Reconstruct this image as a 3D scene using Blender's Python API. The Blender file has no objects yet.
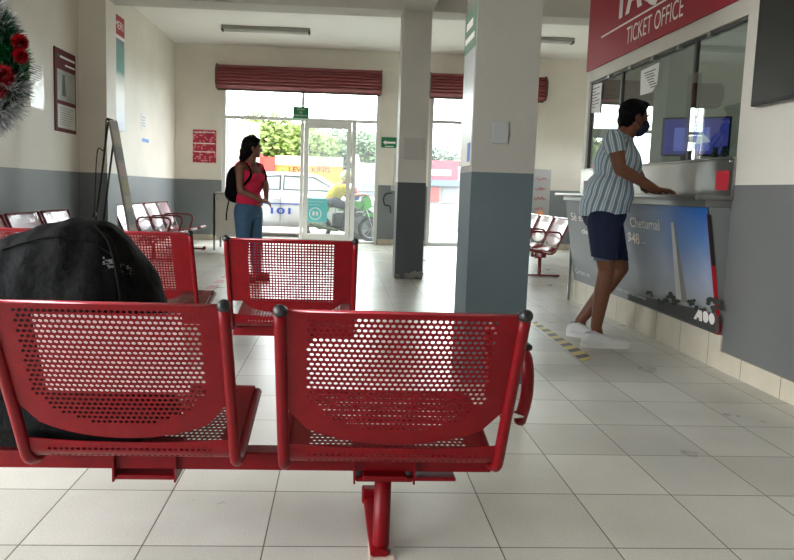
import bpy, bmesh, math, random
from mathutils import Vector, Matrix, noise
random.seed(7)
PI = math.pi
COL = bpy.context.scene.collection

# ------------------------------------------------------------------ camera model (metres; X right, Y into the hall, Z up)
T = 0.345                                   # floor tile
FPX, YAW, PITCH, ROLL, PPX, PPY = 653.547, 0.0471, -0.1006, 0.0307, 370.2258, 256.23
CH = 2.9882 * T
_F = Vector((math.sin(YAW)*math.cos(PITCH), math.cos(YAW)*math.cos(PITCH), math.sin(PITCH)))
_r = Vector((math.cos(YAW), -math.sin(YAW), 0)); _u = _r.cross(_F)
CR = _r*math.cos(ROLL) + _u*math.sin(ROLL); CU = -_r*math.sin(ROLL) + _u*math.cos(ROLL)
CAM = Vector((0, 0, CH))
def ray(x, y): return _F + CR*((x-PPX)/FPX) - CU*((y-PPY)/FPX)
def onz(x, y, z): d = ray(x, y); return CAM + d*((z-CH)/d.z)
def ony(x, y, Y): d = ray(x, y); return CAM + d*(Y/d.y)
def onx(x, y, X): d = ray(x, y); return CAM + d*(X/d.x)
def onp(x, y, p0, n): d = ray(x, y); return CAM + d*((Vector(p0)-CAM).dot(n)/d.dot(n))

cd = bpy.data.cameras.new('camera'); cam = bpy.data.objects.new('camera', cd); COL.objects.link(cam)
cd.sensor_fit = 'HORIZONTAL'; cd.sensor_width = 36; cd.lens = FPX/794*36
cd.shift_x = (397-PPX)/794; cd.shift_y = -(280-PPY)/794
cd.clip_start = 0.05; cd.clip_end = 300
m = Matrix((CR, CU, -_F)).transposed().to_4x4(); m.translation = CAM; cam.matrix_world = m
bpy.context.scene.camera = cam

# ------------------------------------------------------------------ materials
MATS = {}
def lin(c):
    return tuple(((v/255)/12.92 if v/255 <= .04045 else ((v/255+.055)/1.055)**2.4) for v in c)
def new_mat(name):
    m = bpy.data.materials.new(name); m.use_nodes = True
    nt = m.node_tree; b = nt.nodes['Principled BSDF']
    return m, nt, b
def N(nt, t, **kw):
    n = nt.nodes.new(t)
    for k, v in kw.items(): setattr(n, k, v)
    return n
def mat(name, rgb, rough=.5, metal=0, var=0, vscale=8, bump=0, bscale=60, coat=0, spec=.5, emit=0, trans=0, alpha=1, sheen=0):
    if name in MATS: return MATS[name]
    m, nt, b = new_mat(name); c = lin(rgb)
    b.inputs['Base Color'].default_value = (*c, 1); b.inputs['Roughness'].default_value = rough
    b.inputs['Metallic'].default_value = metal; b.inputs['Specular IOR Level'].default_value = spec
    b.inputs['Coat Weight'].default_value = coat; b.inputs['Sheen Weight'].default_value = sheen
    if emit: b.inputs['Emission Color'].default_value = (*c, 1); b.inputs['Emission Strength'].default_value = emit
    if trans: b.inputs['Transmission Weight'].default_value = trans
    if alpha < 1: b.inputs['Alpha'].default_value = alpha
    tc = N(nt, 'ShaderNodeTexCoord')
    if var:
        nz = N(nt, 'ShaderNodeTexNoise'); nz.inputs['Scale'].default_value = vscale; nz.inputs['Detail'].default_value = 5
        nt.links.new(tc.outputs['Object'], nz.inputs['Vector'])
        mx = N(nt, 'ShaderNodeMix', data_type='RGBA')
        mx.inputs['A'].default_value = (*[v*(1-var) for v in c], 1); mx.inputs['B'].default_value = (*[min(1, v*(1+var)) for v in c], 1)
        nt.links.new(nz.outputs['Fac'], mx.inputs['Factor']); nt.links.new(mx.outputs['Result'], b.inputs['Base Color'])
    if bump:
        nb = N(nt, 'ShaderNodeTexNoise'); nb.inputs['Scale'].default_value = bscale; nb.inputs['Detail'].default_value = 4
        nt.links.new(tc.outputs['Object'], nb.inputs['Vector'])
        bp = N(nt, 'ShaderNodeBump'); bp.inputs['Strength'].default_value = bump; bp.inputs['Distance'].default_value = .02
        nt.links.new(nb.outputs['Fac'], bp.inputs['Height']); nt.links.new(bp.outputs['Normal'], b.inputs['Normal'])
    MATS[name] = m; return m

def wall_mat(name, top, low, zsplit, rough=.55):
    m, nt, b = new_mat(name); L = nt.links
    g = N(nt, 'ShaderNodeNewGeometry'); s = N(nt, 'ShaderNodeSeparateXYZ'); L.new(g.outputs['Position'], s.inputs[0])
    gt = N(nt, 'ShaderNodeMath', operation='GREATER_THAN'); L.new(s.outputs['Z'], gt.inputs[0]); gt.inputs[1].default_value = zsplit
    nz = N(nt, 'ShaderNodeTexNoise'); nz.inputs['Scale'].default_value = 1.3; nz.inputs['Detail'].default_value = 6; L.new(g.outputs['Position'], nz.inputs['Vector'])
    mx = N(nt, 'ShaderNodeMix', data_type='RGBA'); mx.inputs['A'].default_value = (*lin(low), 1); mx.inputs['B'].default_value = (*lin(top), 1)
    L.new(gt.outputs[0], mx.inputs['Factor'])
    mr = N(nt, 'ShaderNodeMapRange'); mr.inputs['From Min'].default_value = .3; mr.inputs['From Max'].default_value = .7
    mr.inputs['To Min'].default_value = .9; mr.inputs['To Max'].default_value = 1.04; L.new(nz.outputs['Fac'], mr.inputs['Value'])
    ml = N(nt, 'ShaderNodeMix', data_type='RGBA', blend_type='MULTIPLY'); ml.inputs['Factor'].default_value = 1
    L.new(mx.outputs['Result'], ml.inputs['A']); L.new(mr.outputs['Result'], ml.inputs['B']); L.new(ml.outputs['Result'], b.inputs['Base Color'])
    b.inputs['Roughness'].default_value = rough
    n2 = N(nt, 'ShaderNodeTexNoise'); n2.inputs['Scale'].default_value = 45; L.new(g.outputs['Position'], n2.inputs['Vector'])
    bp = N(nt, 'ShaderNodeBump'); bp.inputs['Strength'].default_value = .08; bp.inputs['Distance'].default_value = .02
    L.new(n2.outputs['Fac'], bp.inputs['Height']); L.new(bp.outputs['Normal'], b.inputs['Normal'])
    return m
ZW = 1.135
M_WALL = wall_mat('painted wall', (231, 225, 213), (122, 127, 130), ZW)
M_COLUMN = wall_mat('shaded column paint', (136, 133, 126), (68, 80, 84), 1.145)  # same paint as the walls, darkened: the column's shade is put into its colour
M_BOOTHW = wall_mat('booth wall', (210, 205, 196), (108, 109, 108), 1.128)
M_CEIL = mat('ceiling plaster', (234, 232, 226), .8, var=.03, vscale=1.5, bump=.05)
M_BEAM = mat('beam plaster', (206, 203, 195), .8, var=.05, vscale=2, bump=.05)

def floor_mat():
    m, nt, b = new_mat('polished floor tiles'); L = nt.links
    g = N(nt, 'ShaderNodeNewGeometry'); s = N(nt, 'ShaderNodeSeparateXYZ'); L.new(g.outputs['Position'], s.inputs[0])
    def M(op, a, bb=None):
        n = N(nt, 'ShaderNodeMath', operation=op)
        for i, v in enumerate((a, bb)):
            if v is None: continue
            if isinstance(v, (int, float)): n.inputs[i].default_value = v
            else: L.new(v, n.inputs[i])
        return n.outputs[0]
    X0, Y0 = -2.5725*T, 5.2235*T
    u = M('DIVIDE', M('SUBTRACT', s.outputs['X'], X0), T); v = M('DIVIDE', M('SUBTRACT', s.outputs['Y'], Y0), T)
    du = M('ABSOLUTE', M('SUBTRACT', M('FRACT', M('ADD', u, .5)), .5)); dv = M('ABSOLUTE', M('SUBTRACT', M('FRACT', M('ADD', v, .5)), .5))
    gr = M('LESS_THAN', M('MINIMUM', du, dv), .0062)
    cb = N(nt, 'ShaderNodeCombineXYZ'); L.new(M('FLOOR', u), cb.inputs[0]); L.new(M('FLOOR', v), cb.inputs[1])
    wn = N(nt, 'ShaderNodeTexWhiteNoise'); L.new(cb.outputs[0], wn.inputs['Vector'])
    nz = N(nt, 'ShaderNodeTexNoise'); nz.inputs['Scale'].default_value = 160; nz.inputs['Detail'].default_value = 3; L.new(g.outputs['Position'], nz.inputs['Vector'])
    n2 = N(nt, 'ShaderNodeTexNoise'); n2.inputs['Scale'].default_value = 2.2; n2.inputs['Detail'].default_value = 6; L.new(g.outputs['Position'], n2.inputs['Vector'])
    fac = M('ADD', M('MULTIPLY', nz.outputs['Fac'], .45), M('ADD', M('MULTIPLY', n2.outputs['Fac'], .55), M('MULTIPLY', wn.outputs['Value'], .22)))
    cr = N(nt, 'ShaderNodeValToRGB'); L.new(fac, cr.inputs[0])
    cr.color_ramp.elements[0].position = .3; cr.color_ramp.elements[0].color = (*lin((168, 165, 156)), 1)
    cr.color_ramp.elements[1].position = .85; cr.color_ramp.elements[1].color = (*lin((216, 213, 204)), 1)
    mx = N(nt, 'ShaderNodeMix', data_type='RGBA'); L.new(gr, mx.inputs['Factor']); L.new(cr.outputs['Color'], mx.inputs['A']); mx.inputs['B'].default_value = (*lin((84, 79, 70)), 1)
    L.new(mx.outputs['Result'], b.inputs['Base Color'])
    rr = N(nt, 'ShaderNodeMapRange'); rr.inputs['To Min'].default_value = .2; rr.inputs['To Max'].default_value = .42; L.new(n2.outputs['Fac'], rr.inputs['Value']); L.new(rr.outputs['Result'], b.inputs['Roughness'])
    bp = N(nt, 'ShaderNodeBump'); bp.inputs['Strength'].default_value = .25; bp.inputs['Distance'].default_value = .003; bp.invert = True
    L.new(gr, bp.inputs['Height']); L.new(bp.outputs['Normal'], b.inputs['Normal'])
    return m
M_FLOOR = floor_mat()

def joint_mat(name, rgb, axis, pitch, off, joint=(95, 88, 76), rough=.35):
    """Tiles in a single course: joints across one axis."""
    m, nt, b = new_mat(name); L = nt.links
    g = N(nt, 'ShaderNodeNewGeometry'); s = N(nt, 'ShaderNodeSeparateXYZ'); L.new(g.outputs['Position'], s.inputs[0])
    a = N(nt, 'ShaderNodeMath', operation='MULTIPLY_ADD'); L.new(s.outputs[axis], a.inputs[0]); a.inputs[1].default_value = 1/pitch; a.inputs[2].default_value = off
    f = N(nt, 'ShaderNodeMath', operation='FRACT'); L.new(a.outputs[0], f.inputs[0])
    l = N(nt, 'ShaderNodeMath', operation='LESS_THAN'); L.new(f.outputs[0], l.inputs[0]); l.inputs[1].default_value = .014
    nz = N(nt, 'ShaderNodeTexNoise'); nz.inputs['Scale'].default_value = 9; nz.inputs['Detail'].default_value = 5; L.new(g.outputs['Position'], nz.inputs['Vector'])
    c = lin(rgb); x = N(nt, 'ShaderNodeMix', data_type='RGBA'); L.new(nz.outputs['Fac'], x.inputs['Factor'])
    x.inputs['A'].default_value = (*[v*.86 for v in c], 1); x.inputs['B'].default_value = (*[v*1.1 for v in c], 1)
    y = N(nt, 'ShaderNodeMix', data_type='RGBA'); L.new(l.outputs[0], y.inputs['Factor']); L.new(x.outputs['Result'], y.inputs['A']); y.inputs['B'].default_value = (*lin(joint), 1)
    L.new(y.outputs['Result'], b.inputs['Base Color']); b.inputs['Roughness'].default_value = rough
    return m
M_BASEX = joint_mat('baseboard tile x', (206, 196, 176), 'X', T, .3)
M_BASEY = joint_mat('baseboard tile y', (206, 196, 176), 'Y', T, .55)
M_PLINTH = joint_mat('plinth tile', (208, 199, 180), 'Y', T, .55)

def glass_mat(name, tint=(250, 253, 252), refl=1.0, veil=0.0):
    m = bpy.data.materials.new(name); m.use_nodes = True; nt = m.node_tree; nt.nodes.clear(); L = nt.links
    out = N(nt, 'ShaderNodeOutputMaterial'); tr = N(nt, 'ShaderNodeBsdfTransparent'); tr.inputs[0].default_value = (*lin(tint), 1)
    gl = N(nt, 'ShaderNodeBsdfGlossy'); gl.inputs['Roughness'].default_value = .01; gl.inputs['Color'].default_value = (.95, .97, .96, 1)
    fr = N(nt, 'ShaderNodeFresnel'); fr.inputs['IOR'].default_value = 1.5
    mu = N(nt, 'ShaderNodeMath', operation='MULTIPLY'); mu.inputs[1].default_value = refl; mu.use_clamp = True; L.new(fr.outputs[0], mu.inputs[0])
    ge = N(nt, 'ShaderNodeNewGeometry'); fb_ = N(nt, 'ShaderNodeMath', operation='SUBTRACT'); fb_.inputs[0].default_value = 1; L.new(ge.outputs['Backfacing'], fb_.inputs[1])
    m3 = N(nt, 'ShaderNodeMath', operation='MULTIPLY'); L.new(mu.outputs[0], m3.inputs[0]); L.new(fb_.outputs[0], m3.inputs[1]); mu = m3
    mx = N(nt, 'ShaderNodeMixShader'); L.new(mu.outputs[0], mx.inputs[0]); L.new(tr.outputs[0], mx.inputs[1]); L.new(gl.outputs[0], mx.inputs[2])
    last = mx.outputs[0]
    if veil:
        df = N(nt, 'ShaderNodeBsdfTranslucent'); df.inputs[0].default_value = (.95, .97, .96, 1)
        m2 = N(nt, 'ShaderNodeMixShader'); m2.inputs[0].default_value = veil; L.new(last, m2.inputs[1]); L.new(df.outputs[0], m2.inputs[2]); last = m2.outputs[0]
    L.new(last, out.inputs[0]); return m
M_GLASS = glass_mat('facade glass', (248, 252, 250), 1.2, .018)
M_TGLASS = glass_mat('ticket window glass', (215, 226, 222), 1.9)
M_CARGLASS = glass_mat('car glass', (150, 165, 165), 1.5)

def red_paint():
    m, nt, b = new_mat('chipped red paint'); L = nt.links
    tc = N(nt, 'ShaderNodeTexCoord'); nz = N(nt, 'ShaderNodeTexNoise'); nz.inputs['Scale'].default_value = 26; nz.inputs['Detail'].default_value = 7; nz.inputs['Roughness'].default_value = .7
    L.new(tc.outputs['Object'], nz.inputs['Vector'])
    cr = N(nt, 'ShaderNodeValToRGB'); e = cr.color_ramp.elements
    e[0].position = .35; e[0].color = (*lin((99, 1, 10)), 1); e[1].position = .66; e[1].color = (*lin((114, 2, 13)), 1)
    k = e.new(.70); k.color = (*lin((100, 30, 24)), 1)
    L.new(nz.outputs['Fac'], cr.inputs[0]); L.new(cr.outputs[0], b.inputs['Base Color'])
    b.inputs['Roughness'].default_value = .4; b.inputs['Specular IOR Level'].default_value = .2; b.inputs['Coat Weight'].default_value = .03; b.inputs['Coat Roughness'].default_value = .2
    return m
M_RED = red_paint()
M_MAROON = mat('glossy maroon enamel', (120, 8, 24), .3, coat=.5, var=.08)
M_BLACKP = mat('black plastic', (14, 14, 15), .4)
M_BLACKF = mat('black nylon fabric', (5, 5, 6), .75, bump=.3, bscale=38, var=.3, vscale=12, spec=.12)
M_STEEL = mat('brushed stainless steel', (156, 155, 150), .36, metal=1, var=.07, vscale=5)
M_STEELD = mat('dull stainless steel', (150, 150, 146), .42, metal=1, var=.08, vscale=5)
M_CHROME = mat('chrome', (220, 220, 220), .12, metal=1)
M_ALU = mat('white aluminium', (226, 226, 224), .4, var=.04)
M_ALUG = mat('grey aluminium', (186, 188, 188), .4, var=.04)
M_WHITE = mat('white board', (235, 233, 228), .5, var=.03)
M_PAPER = mat('paper', (238, 238, 234), .7, var=.03)
M_INK = mat('grey print', (120, 118, 116), .8)
M_DARKINK = mat('dark print', (40, 42, 46), .8)
M_SIGNRED = mat('maroon vinyl', (158, 20, 46), .45, var=.04)
M_SIGNWHITE = mat('white vinyl lettering', (246, 240, 238), .5)

# ------------------------------------------------------------------ geometry helpers
def tag(o, label=None, cat=None, group=None, kind=None):
    for k, v in (('label', label), ('category', cat), ('group', group), ('kind', kind)):
        if v: o[k] = v
    return o
def empty(name, loc=(0, 0, 0), rz=0, label=None, cat=None, group=None):
    o = bpy.data.objects.new(name, None); o.empty_display_size = .1; o.location = loc; o.rotation_euler = (0, 0, rz); COL.objects.link(o)
    return tag(o, label, cat, group)
def link(name, me, material, parent=None, smooth=False):
    if material is not None and not me.materials: me.materials.append(material)
    if smooth:
        for p in me.polygons: p.use_smooth = True
    o = bpy.data.objects.new(name, me); COL.objects.link(o)
    if parent is not None: o.parent = parent
    return o
class MB:
    """Collects geometry for ONE mesh object (coordinates are local to its parent)."""
    def __init__(s): s.bm = bmesh.new()
    def quad(s, *ps):
        vs = [s.bm.verts.new(p) for p in ps]; s.bm.faces.new(vs); return s
    def box(s, a, b, bev=0, M=None):
        a, b = Vector(a), Vector(b); lo = Vector(map(min, a, b)); hi = Vector(map(max, a, b))
        t = bmesh.new(); bmesh.ops.create_cube(t, size=1)
        for v in t.verts: v.co = Vector((lo[i] + (v.co[i]+.5)*(hi[i]-lo[i]) for i in range(3)))
        if bev: bmesh.ops.bevel(t, geom=t.edges[:], offset=min(bev, min(hi-lo)*.45), segments=2, affect='EDGES', profile=.5)
        if M is not None: t.transform(M)
        s.add(t); return s
    def add(s, t):
        me = bpy.data.meshes.new('tmp'); t.to_mesh(me); t.free(); s.bm.from_mesh(me); bpy.data.meshes.remove(me); return s
    def tube(s, pts, r, seg=10, cap=True, closed=False, flat=1):
        pts = [Vector(p) for p in pts]; n = len(pts); rings = []
        rs = r if isinstance(r, (list, tuple)) else [r]*n
        ref = None
        for i, p in enumerate(pts):
            if closed: d = pts[(i+1) % n]-pts[i-1]
            else: d = pts[min(i+1, n-1)]-pts[max(i-1, 0)]
            d.normalize()
            if ref is None: ref = Vector((0, 0, 1)) if abs(d.z) < .9 else Vector((1, 0, 0))
            a = d.cross(ref)
            if a.length < 1e-4: a = d.orthogonal()
            a.normalize(); b = a.cross(d).normalized(); ref = b
            rings.append([s.bm.verts.new(p + a*math.cos(2*PI*k/seg)*rs[i] + b*math.sin(2*PI*k/seg)*rs[i]*flat) for k in range(seg)])
        for i in range(n if closed else n-1):
            A, B = rings[i], rings[(i+1) % n]
            for k in range(seg): s.bm.faces.new((A[k], A[(k+1) % seg], B[(k+1) % seg], B[k]))
        if cap and not closed:
            s.bm.faces.new(rings[0][::-1]); s.bm.faces.new(rings[-1])
        return s
    def lathe(s, prof, seg=20, M=None):
        """prof: (radius, z) pairs."""
        t = bmesh.new(); rings = []
        for r, z in prof:
            rings.append([t.verts.new((r*math.cos(2*PI*k/seg), r*math.sin(2*PI*k/seg), z)) for k in range(seg)] if r > 1e-5 else [t.verts.new((0, 0, z))])
        for A, B in zip(rings, rings[1:]):
            for k in range(seg):
                k2 = (k+1) % seg
                if len(A) == 1 and len(B) == 1: continue
                if len(A) == 1: t.faces.new((A[0], B[k2], B[k]))
                elif len(B) == 1: t.faces.new((A[k], A[k2], B[0]))
                else: t.faces.new((A[k], A[k2], B[k2], B[k]))
        if M is not None: t.transform(M)
        bmesh.ops.recalc_face_normals(t, faces=t.faces[:]); s.add(t); return s
    def prism(s, poly, d, M=None):
        """poly: closed list of 3D points (planar), extruded by vector d."""
        t = bmesh.new(); d = Vector(d); A = [t.verts.new(p) for p in poly]; B = [t.verts.new(Vector(p)+d) for p in poly]; n = len(A)
        t.faces.new(A[::-1]); t.faces.new(B)
        for i in range(n): t.faces.new((A[i], A[(i+1) % n], B[(i+1) % n], B[i]))
        if M is not None: t.transform(M)
        bmesh.ops.recalc_face_normals(t, faces=t.faces[:]); s.add(t); return s
    def ball(s, c, r, sc=(1, 1, 1), u=14, v=9, M=None):
        t = bmesh.new(); bmesh.ops.create_uvsphere(t, u_segments=u, v_segments=v, radius=1)
        for q in t.verts: q.co = Vector((q.co[i]*r*sc[i] for i in range(3)))
        if M is not None: t.transform(M)
        bmesh.ops.translate(t, verts=t.verts[:], vec=Vector(c)); s.add(t); return s
    def obj(s, name, material, parent=None, smooth=False, recalc=False):
        if recalc: bmesh.ops.recalc_face_normals(s.bm, faces=s.bm.faces[:])
        me = bpy.data.meshes.new(name); s.bm.to_mesh(me); s.bm.free()
        return link(name, me, material, parent, smooth)
def struct(name, mb, material, label=None): return tag(mb.obj(name, material), label, kind='structure')
def bez(pts, n=8):
    """Catmull-Rom through the points."""
    P = [Vector(p) for p in pts]; P = [P[0]*2-P[1]] + P + [P[-1]*2-P[-2]]; out = []
    for i in range(1, len(P)-2):
        a, b, c, d = P[i-1:i+3]
        for k in range(n):
            t = k/n; out.append(.5*((2*b) + (c-a)*t + (2*a-5*b+4*c-d)*t*t + (3*b-a-3*c+d)*t**3))
    out.append(P[-2]); return out
def frame_M(o, x, y):
    x = Vector(x).normalized(); y = Vector(y); y = (y - x*y.dot(x)).normalized(); z = x.cross(y)
    m = Matrix((x, y, z)).transposed().to_4x4(); m.translation = Vector(o); return m
def text(name, body, o, xd, yd, height, width, material, parent=None, depth=.0015, lift=.002, bold=0, align='LEFT'):
    cu = bpy.data.curves.new('t', 'FONT'); cu.body = body; cu.size = 1; cu.extrude = .0; cu.offset = bold
    t = bpy.data.objects.new('t', cu); COL.objects.link(t)
    bpy.context.view_layer.update()
    me = bpy.data.meshes.new_from_object(t.evaluated_get(bpy.context.evaluated_depsgraph_get()))
    bpy.data.objects.remove(t); bpy.data.curves.remove(cu)
    xs = [v.co.x for v in me.vertices]; ys = [v.co.y for v in me.vertices]
    x0, x1, y0, y1 = min(xs), max(xs), min(ys), max(ys)
    sy = height/.729                         # cap height of the built-in font
    if body.upper() != body: sy = height/.729
    sx = width/(x1-x0)
    M = frame_M(o, xd, yd)
    for v in me.vertices:
        v.co = M @ Vector(((v.co.x-x0)*sx - (width/2 if align == 'CENTER' else 0), v.co.y*sy, lift))
    me.materials.clear()
    return link(name, me, material, parent)

def blob(prims, voxel=.008, smooth=5, cuts=()):
    """One continuous closed surface from overlapping tapered limbs and ellipsoids."""
    bm = bmesh.new()
    def put(t):
        me = bpy.data.meshes.new('t'); t.to_mesh(me); t.free(); bm.from_mesh(me); bpy.data.meshes.remove(me)
    for p in prims:
        t = bmesh.new()
        if p[0] == 'e':
            _, c, rad, R = p
            bmesh.ops.create_uvsphere(t, u_segments=20, v_segments=14, radius=1)
            for v in t.verts: v.co = Vector(c) + R @ Vector((v.co[i]*rad[i] for i in range(3)))
        elif p[0] == 'm':
            t.from_mesh(p[1])
        else:
            p0, r0, p1, r1 = p
            for c, r in ((p0, r0), (p1, r1)):
                for i in range(7):
                    th = PI*i/6
                    for k in range(12 if 0 < i < 6 else 1):
                        ph = 2*PI*k/12; t.verts.new(Vector(c) + Vector((math.sin(th)*math.cos(ph), math.sin(th)*math.sin(ph), math.cos(th)))*r)
            h = bmesh.ops.convex_hull(t, input=t.verts[:])
            bmesh.ops.delete(t, geom=list({g for g in h['geom_interior'] + h['geom_unused'] if isinstance(g, bmesh.types.BMVert)}), context='VERTS')
            bmesh.ops.recalc_face_normals(t, faces=t.faces[:])
        put(t)
    me = bpy.data.meshes.new('b'); bm.to_mesh(me); bm.free()
    o = bpy.data.objects.new('b', me); COL.objects.link(o)
    r = o.modifiers.new('r', 'REMESH'); r.mode = 'VOXEL'; r.voxel_size = voxel
    if smooth: s = o.modifiers.new('s', 'SMOOTH'); s.factor = .5; s.iterations = smooth
    bpy.context.view_layer.update()
    out = bpy.data.meshes.new_from_object(o.evaluated_get(bpy.context.evaluated_depsgraph_get()))
    bpy.data.objects.remove(o); bpy.data.meshes.remove(me)
    if cuts:
        bm = bmesh.new(); bm.from_mesh(out)
        for co, no in cuts:
            bmesh.ops.bisect_plane(bm, geom=bm.verts[:]+bm.edges[:]+bm.faces[:], plane_co=co, plane_no=no, clear_outer=True)
        bm.to_mesh(out); bm.free()
    for p in out.polygons: p.use_smooth = True
    out.materials.clear()
    return out
def copy_tree(o, parent=None):
    c = o.copy(); COL.objects.link(c)
    if parent is not None: c.parent = parent
    for ch in o.children: copy_tree(ch, c)
    return c

# ------------------------------------------------------------------ the hall
XL, XR, YB, ZC, ZB = -3.114, 2.352, 12.485, 3.614, 3.078
XR2, YF = 5.6, -4.0
YE0, YE1 = 3.825, 6.37                       # ticket office front along the right side
struct('floor', MB().box((XL-.2, YF-6, -.12), (XR2+.2, YB+.15, 0)), M_FLOOR)
struct('ceiling', MB().box((XL-.2, YF, ZC), (XR2+.2, YB+.2, ZC+.15)), M_CEIL)
XLN = ony(80, 176, 7.654).x                    # the nearer stretch of the left wall stands a little further in
struct('wall_left', MB().box((XL-.2, 4.7, 0), (XLN, 7.654, ZC)).box((XL-.2, 7.654, 0), (XL, YB, ZC)).box((XL-.2, 2.6, 0), (XLN, 4.7, ZC)).box((XL-.2, -1.8, 2.65), (XLN, 2.6, ZC)).box((XL-.2, YF, 0), (XLN, -1.8, ZC)).box((XL, 7.654, 0), (-2.675, 7.98, ZC)), M_WALL)
struct('wall_rear', MB().box((XL-.2, YF-.2, 0), (XR2, YF, ZC)), M_WALL)
cb = MB().box((XL, 7.654, ZB), (XR2, 7.98, ZC)); struct('beam', cb, M_BEAM)
struct('beam', MB().box((.655, YF, ZB), (.988, 7.654, ZC)), M_BEAM)
# back wall round the two openings
A1 = ony(221.5, 160, YB).x; A2 = ony(379, 160, YB).x; B1 = ony(429, 150, YB).x; B2 = 3.7; ZH = 2.86
bw = MB().box((XL, YB, 0), (A1, YB+.2, ZC)).box((A2, YB, 0), (B1, YB+.2, ZC)).box((B2, YB, 0), (XR2, YB+.2, ZC))
bw.box((A1, YB, ZH), (A2, YB+.2, ZC)).box((B1, YB, ZH), (B2, YB+.2, ZC))
struct('wall_back', bw, M_WALL)
# right side: near wall, ticket office front with its window hole, its end wall, far right wall
WZ0, WZ1, WY0, WY1 = 1.285, 2.122, YE0+.02, 6.3
rw = MB().box((XR, YF, 0), (XR+.15, YE0, ZC)).box((XR, YE0, 0), (XR+.12, YE1, WZ0)).box((XR, YE0, WZ1), (XR+.12, YE1, ZC))
rw.box((XR, YE0, WZ0), (XR+.12, WY0, WZ1)).box((XR, WY1, WZ0), (XR+.12, YE1, WZ1)).box((XR+.12, YE1-.12, 0), (XR2, YE1, ZC)).box((XR+.15, 2.6, 0), (XR2, 2.72, ZC))
struct('wall_right', rw, M_BOOTHW)
struct('wall_far_right', MB().box((XR2, 2.6, 0), (XR2+.2, 7.6, ZC)).box((XR2, 11.6, 0), (XR2+.2, YB, ZC)).box((XR2, 7.6, 0), (XR2+.2, 9.9, ZC)).box((XR2, 9.9, 0), (XR2+.2, 11.6, 1.6)).box((XR2, 9.9, 2.1), (XR2+.2, 11.6, ZC)), M_WALL)  # unseen opening added here to let sky light into the right bay
struct('column', MB().box((.685, 3.454, 0), (1.018, 3.79, ZC)), M_COLUMN)
struct('column', MB().box((.655, 7.655, 0), (.987, 7.98, ZB)), wall_mat('painted far column', (196, 192, 184), (68, 73, 75), 1.135))
# tile baseboards
bh = .105
struct('baseboard_left', MB().box((XLN, 4.7, 0), (XLN+.012, 7.654, bh)).box((XL, 7.98, 0), (XL+.012, YB, bh)).box((-2.675, 7.65, 0), (-2.663, 7.98, bh)).box((XLN, 7.642, 0), (-2.663, 7.654, bh)), M_BASEY)
struct('baseboard_back', MB().box((XL, YB-.012, 0), (A1-.02, YB, bh)).box((A2+.02, YB-.012, 0), (B1-.02, YB, bh)).box((B2+.02, YB-.012, 0), (XR2, YB, bh)), M_BASEX)
struct('baseboard_right', MB().box((XR-.012, YF, 0), (XR, YE0, bh+.012)), M_BASEY)

# floor marking tapes
def stripe_mat(name, ca, cb_, axis, pitch, duty, skew=0, off=0, rough=.5):
    m, nt, b = new_mat(name); L = nt.links
    g = N(nt, 'ShaderNodeNewGeometry'); s = N(nt, 'ShaderNodeSeparateXYZ'); L.new(g.outputs['Position'], s.inputs[0])
    oth = 'X' if axis == 'Y' else 'Y'
    k = N(nt, 'ShaderNodeMath', operation='MULTIPLY_ADD'); L.new(s.outputs[oth], k.inputs[0]); k.inputs[1].default_value = skew; L.new(s.outputs[axis], k.inputs[2])
    a = N(nt, 'ShaderNodeMath', operation='MULTIPLY_ADD'); L.new(k.outputs[0], a.inputs[0]); a.inputs[1].default_value = 1/pitch; a.inputs[2].default_value = off
    f = N(nt, 'ShaderNodeMath', operation='FRACT'); L.new(a.outputs[0], f.inputs[0])
    l = N(nt, 'ShaderNodeMath', operation='LESS_THAN'); L.new(f.outputs[0], l.inputs[0]); l.inputs[1].default_value = duty
    nz = N(nt, 'ShaderNodeTexNoise'); nz.inputs['Scale'].default_value = 30; nz.inputs['Detail'].default_value = 5; L.new(g.outputs['Position'], nz.inputs['Vector'])
    w = N(nt, 'ShaderNodeMapRange'); w.inputs['From Min'].default_value = .55; w.inputs['From Max'].default_value = .7; w.inputs['To Max'].default_value = .35; L.new(nz.outputs['Fac'], w.inputs['Value'])
    x = N(nt, 'ShaderNodeMix', data_type='RGBA'); L.new(l.outputs[0], x.inputs['Factor']); x.inputs['A'].default_value = (*lin(ca), 1); x.inputs['B'].default_value = (*lin(cb_), 1)
    y = N(nt, 'ShaderNodeMix', data_type='RGBA'); L.new(w.outputs['Result'], y.inputs['Factor']); L.new(x.outputs['Result'], y.inputs['A']); y.inputs['B'].default_value = (*lin((190, 184, 170)), 1)
    L.new(y.outputs['Result'], b.inputs['Base Color']); b.inputs['Roughness'].default_value = rough
    return m
def tape(name, px, material, label):
    P = [onz(x, y, .0) for x, y in px]
    mb = MB().prism([(p.x, p.y, .0) for p in P], (0, 0, .0018)); o = mb.obj(name, material); return tag(o, label, 'floor tape')
tape('floor_tape', ((532.5, 323), (536.5, 321.5), (593, 358), (582, 361.5)), stripe_mat('hazard tape', (205, 180, 96), (72, 66, 52), 'Y', .155, .5, -.6), 'worn yellow and black hazard tape stuck on the floor behind the man at the counter')
tape('floor_tape', ((176, 310), (189, 310), (240, 268), (234, 268)), stripe_mat('red tape', (214, 206, 196), (196, 128, 128), 'Y', .42, .68, -.5), 'faded pink red dashed tape line on the floor left of the middle bench')

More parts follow.
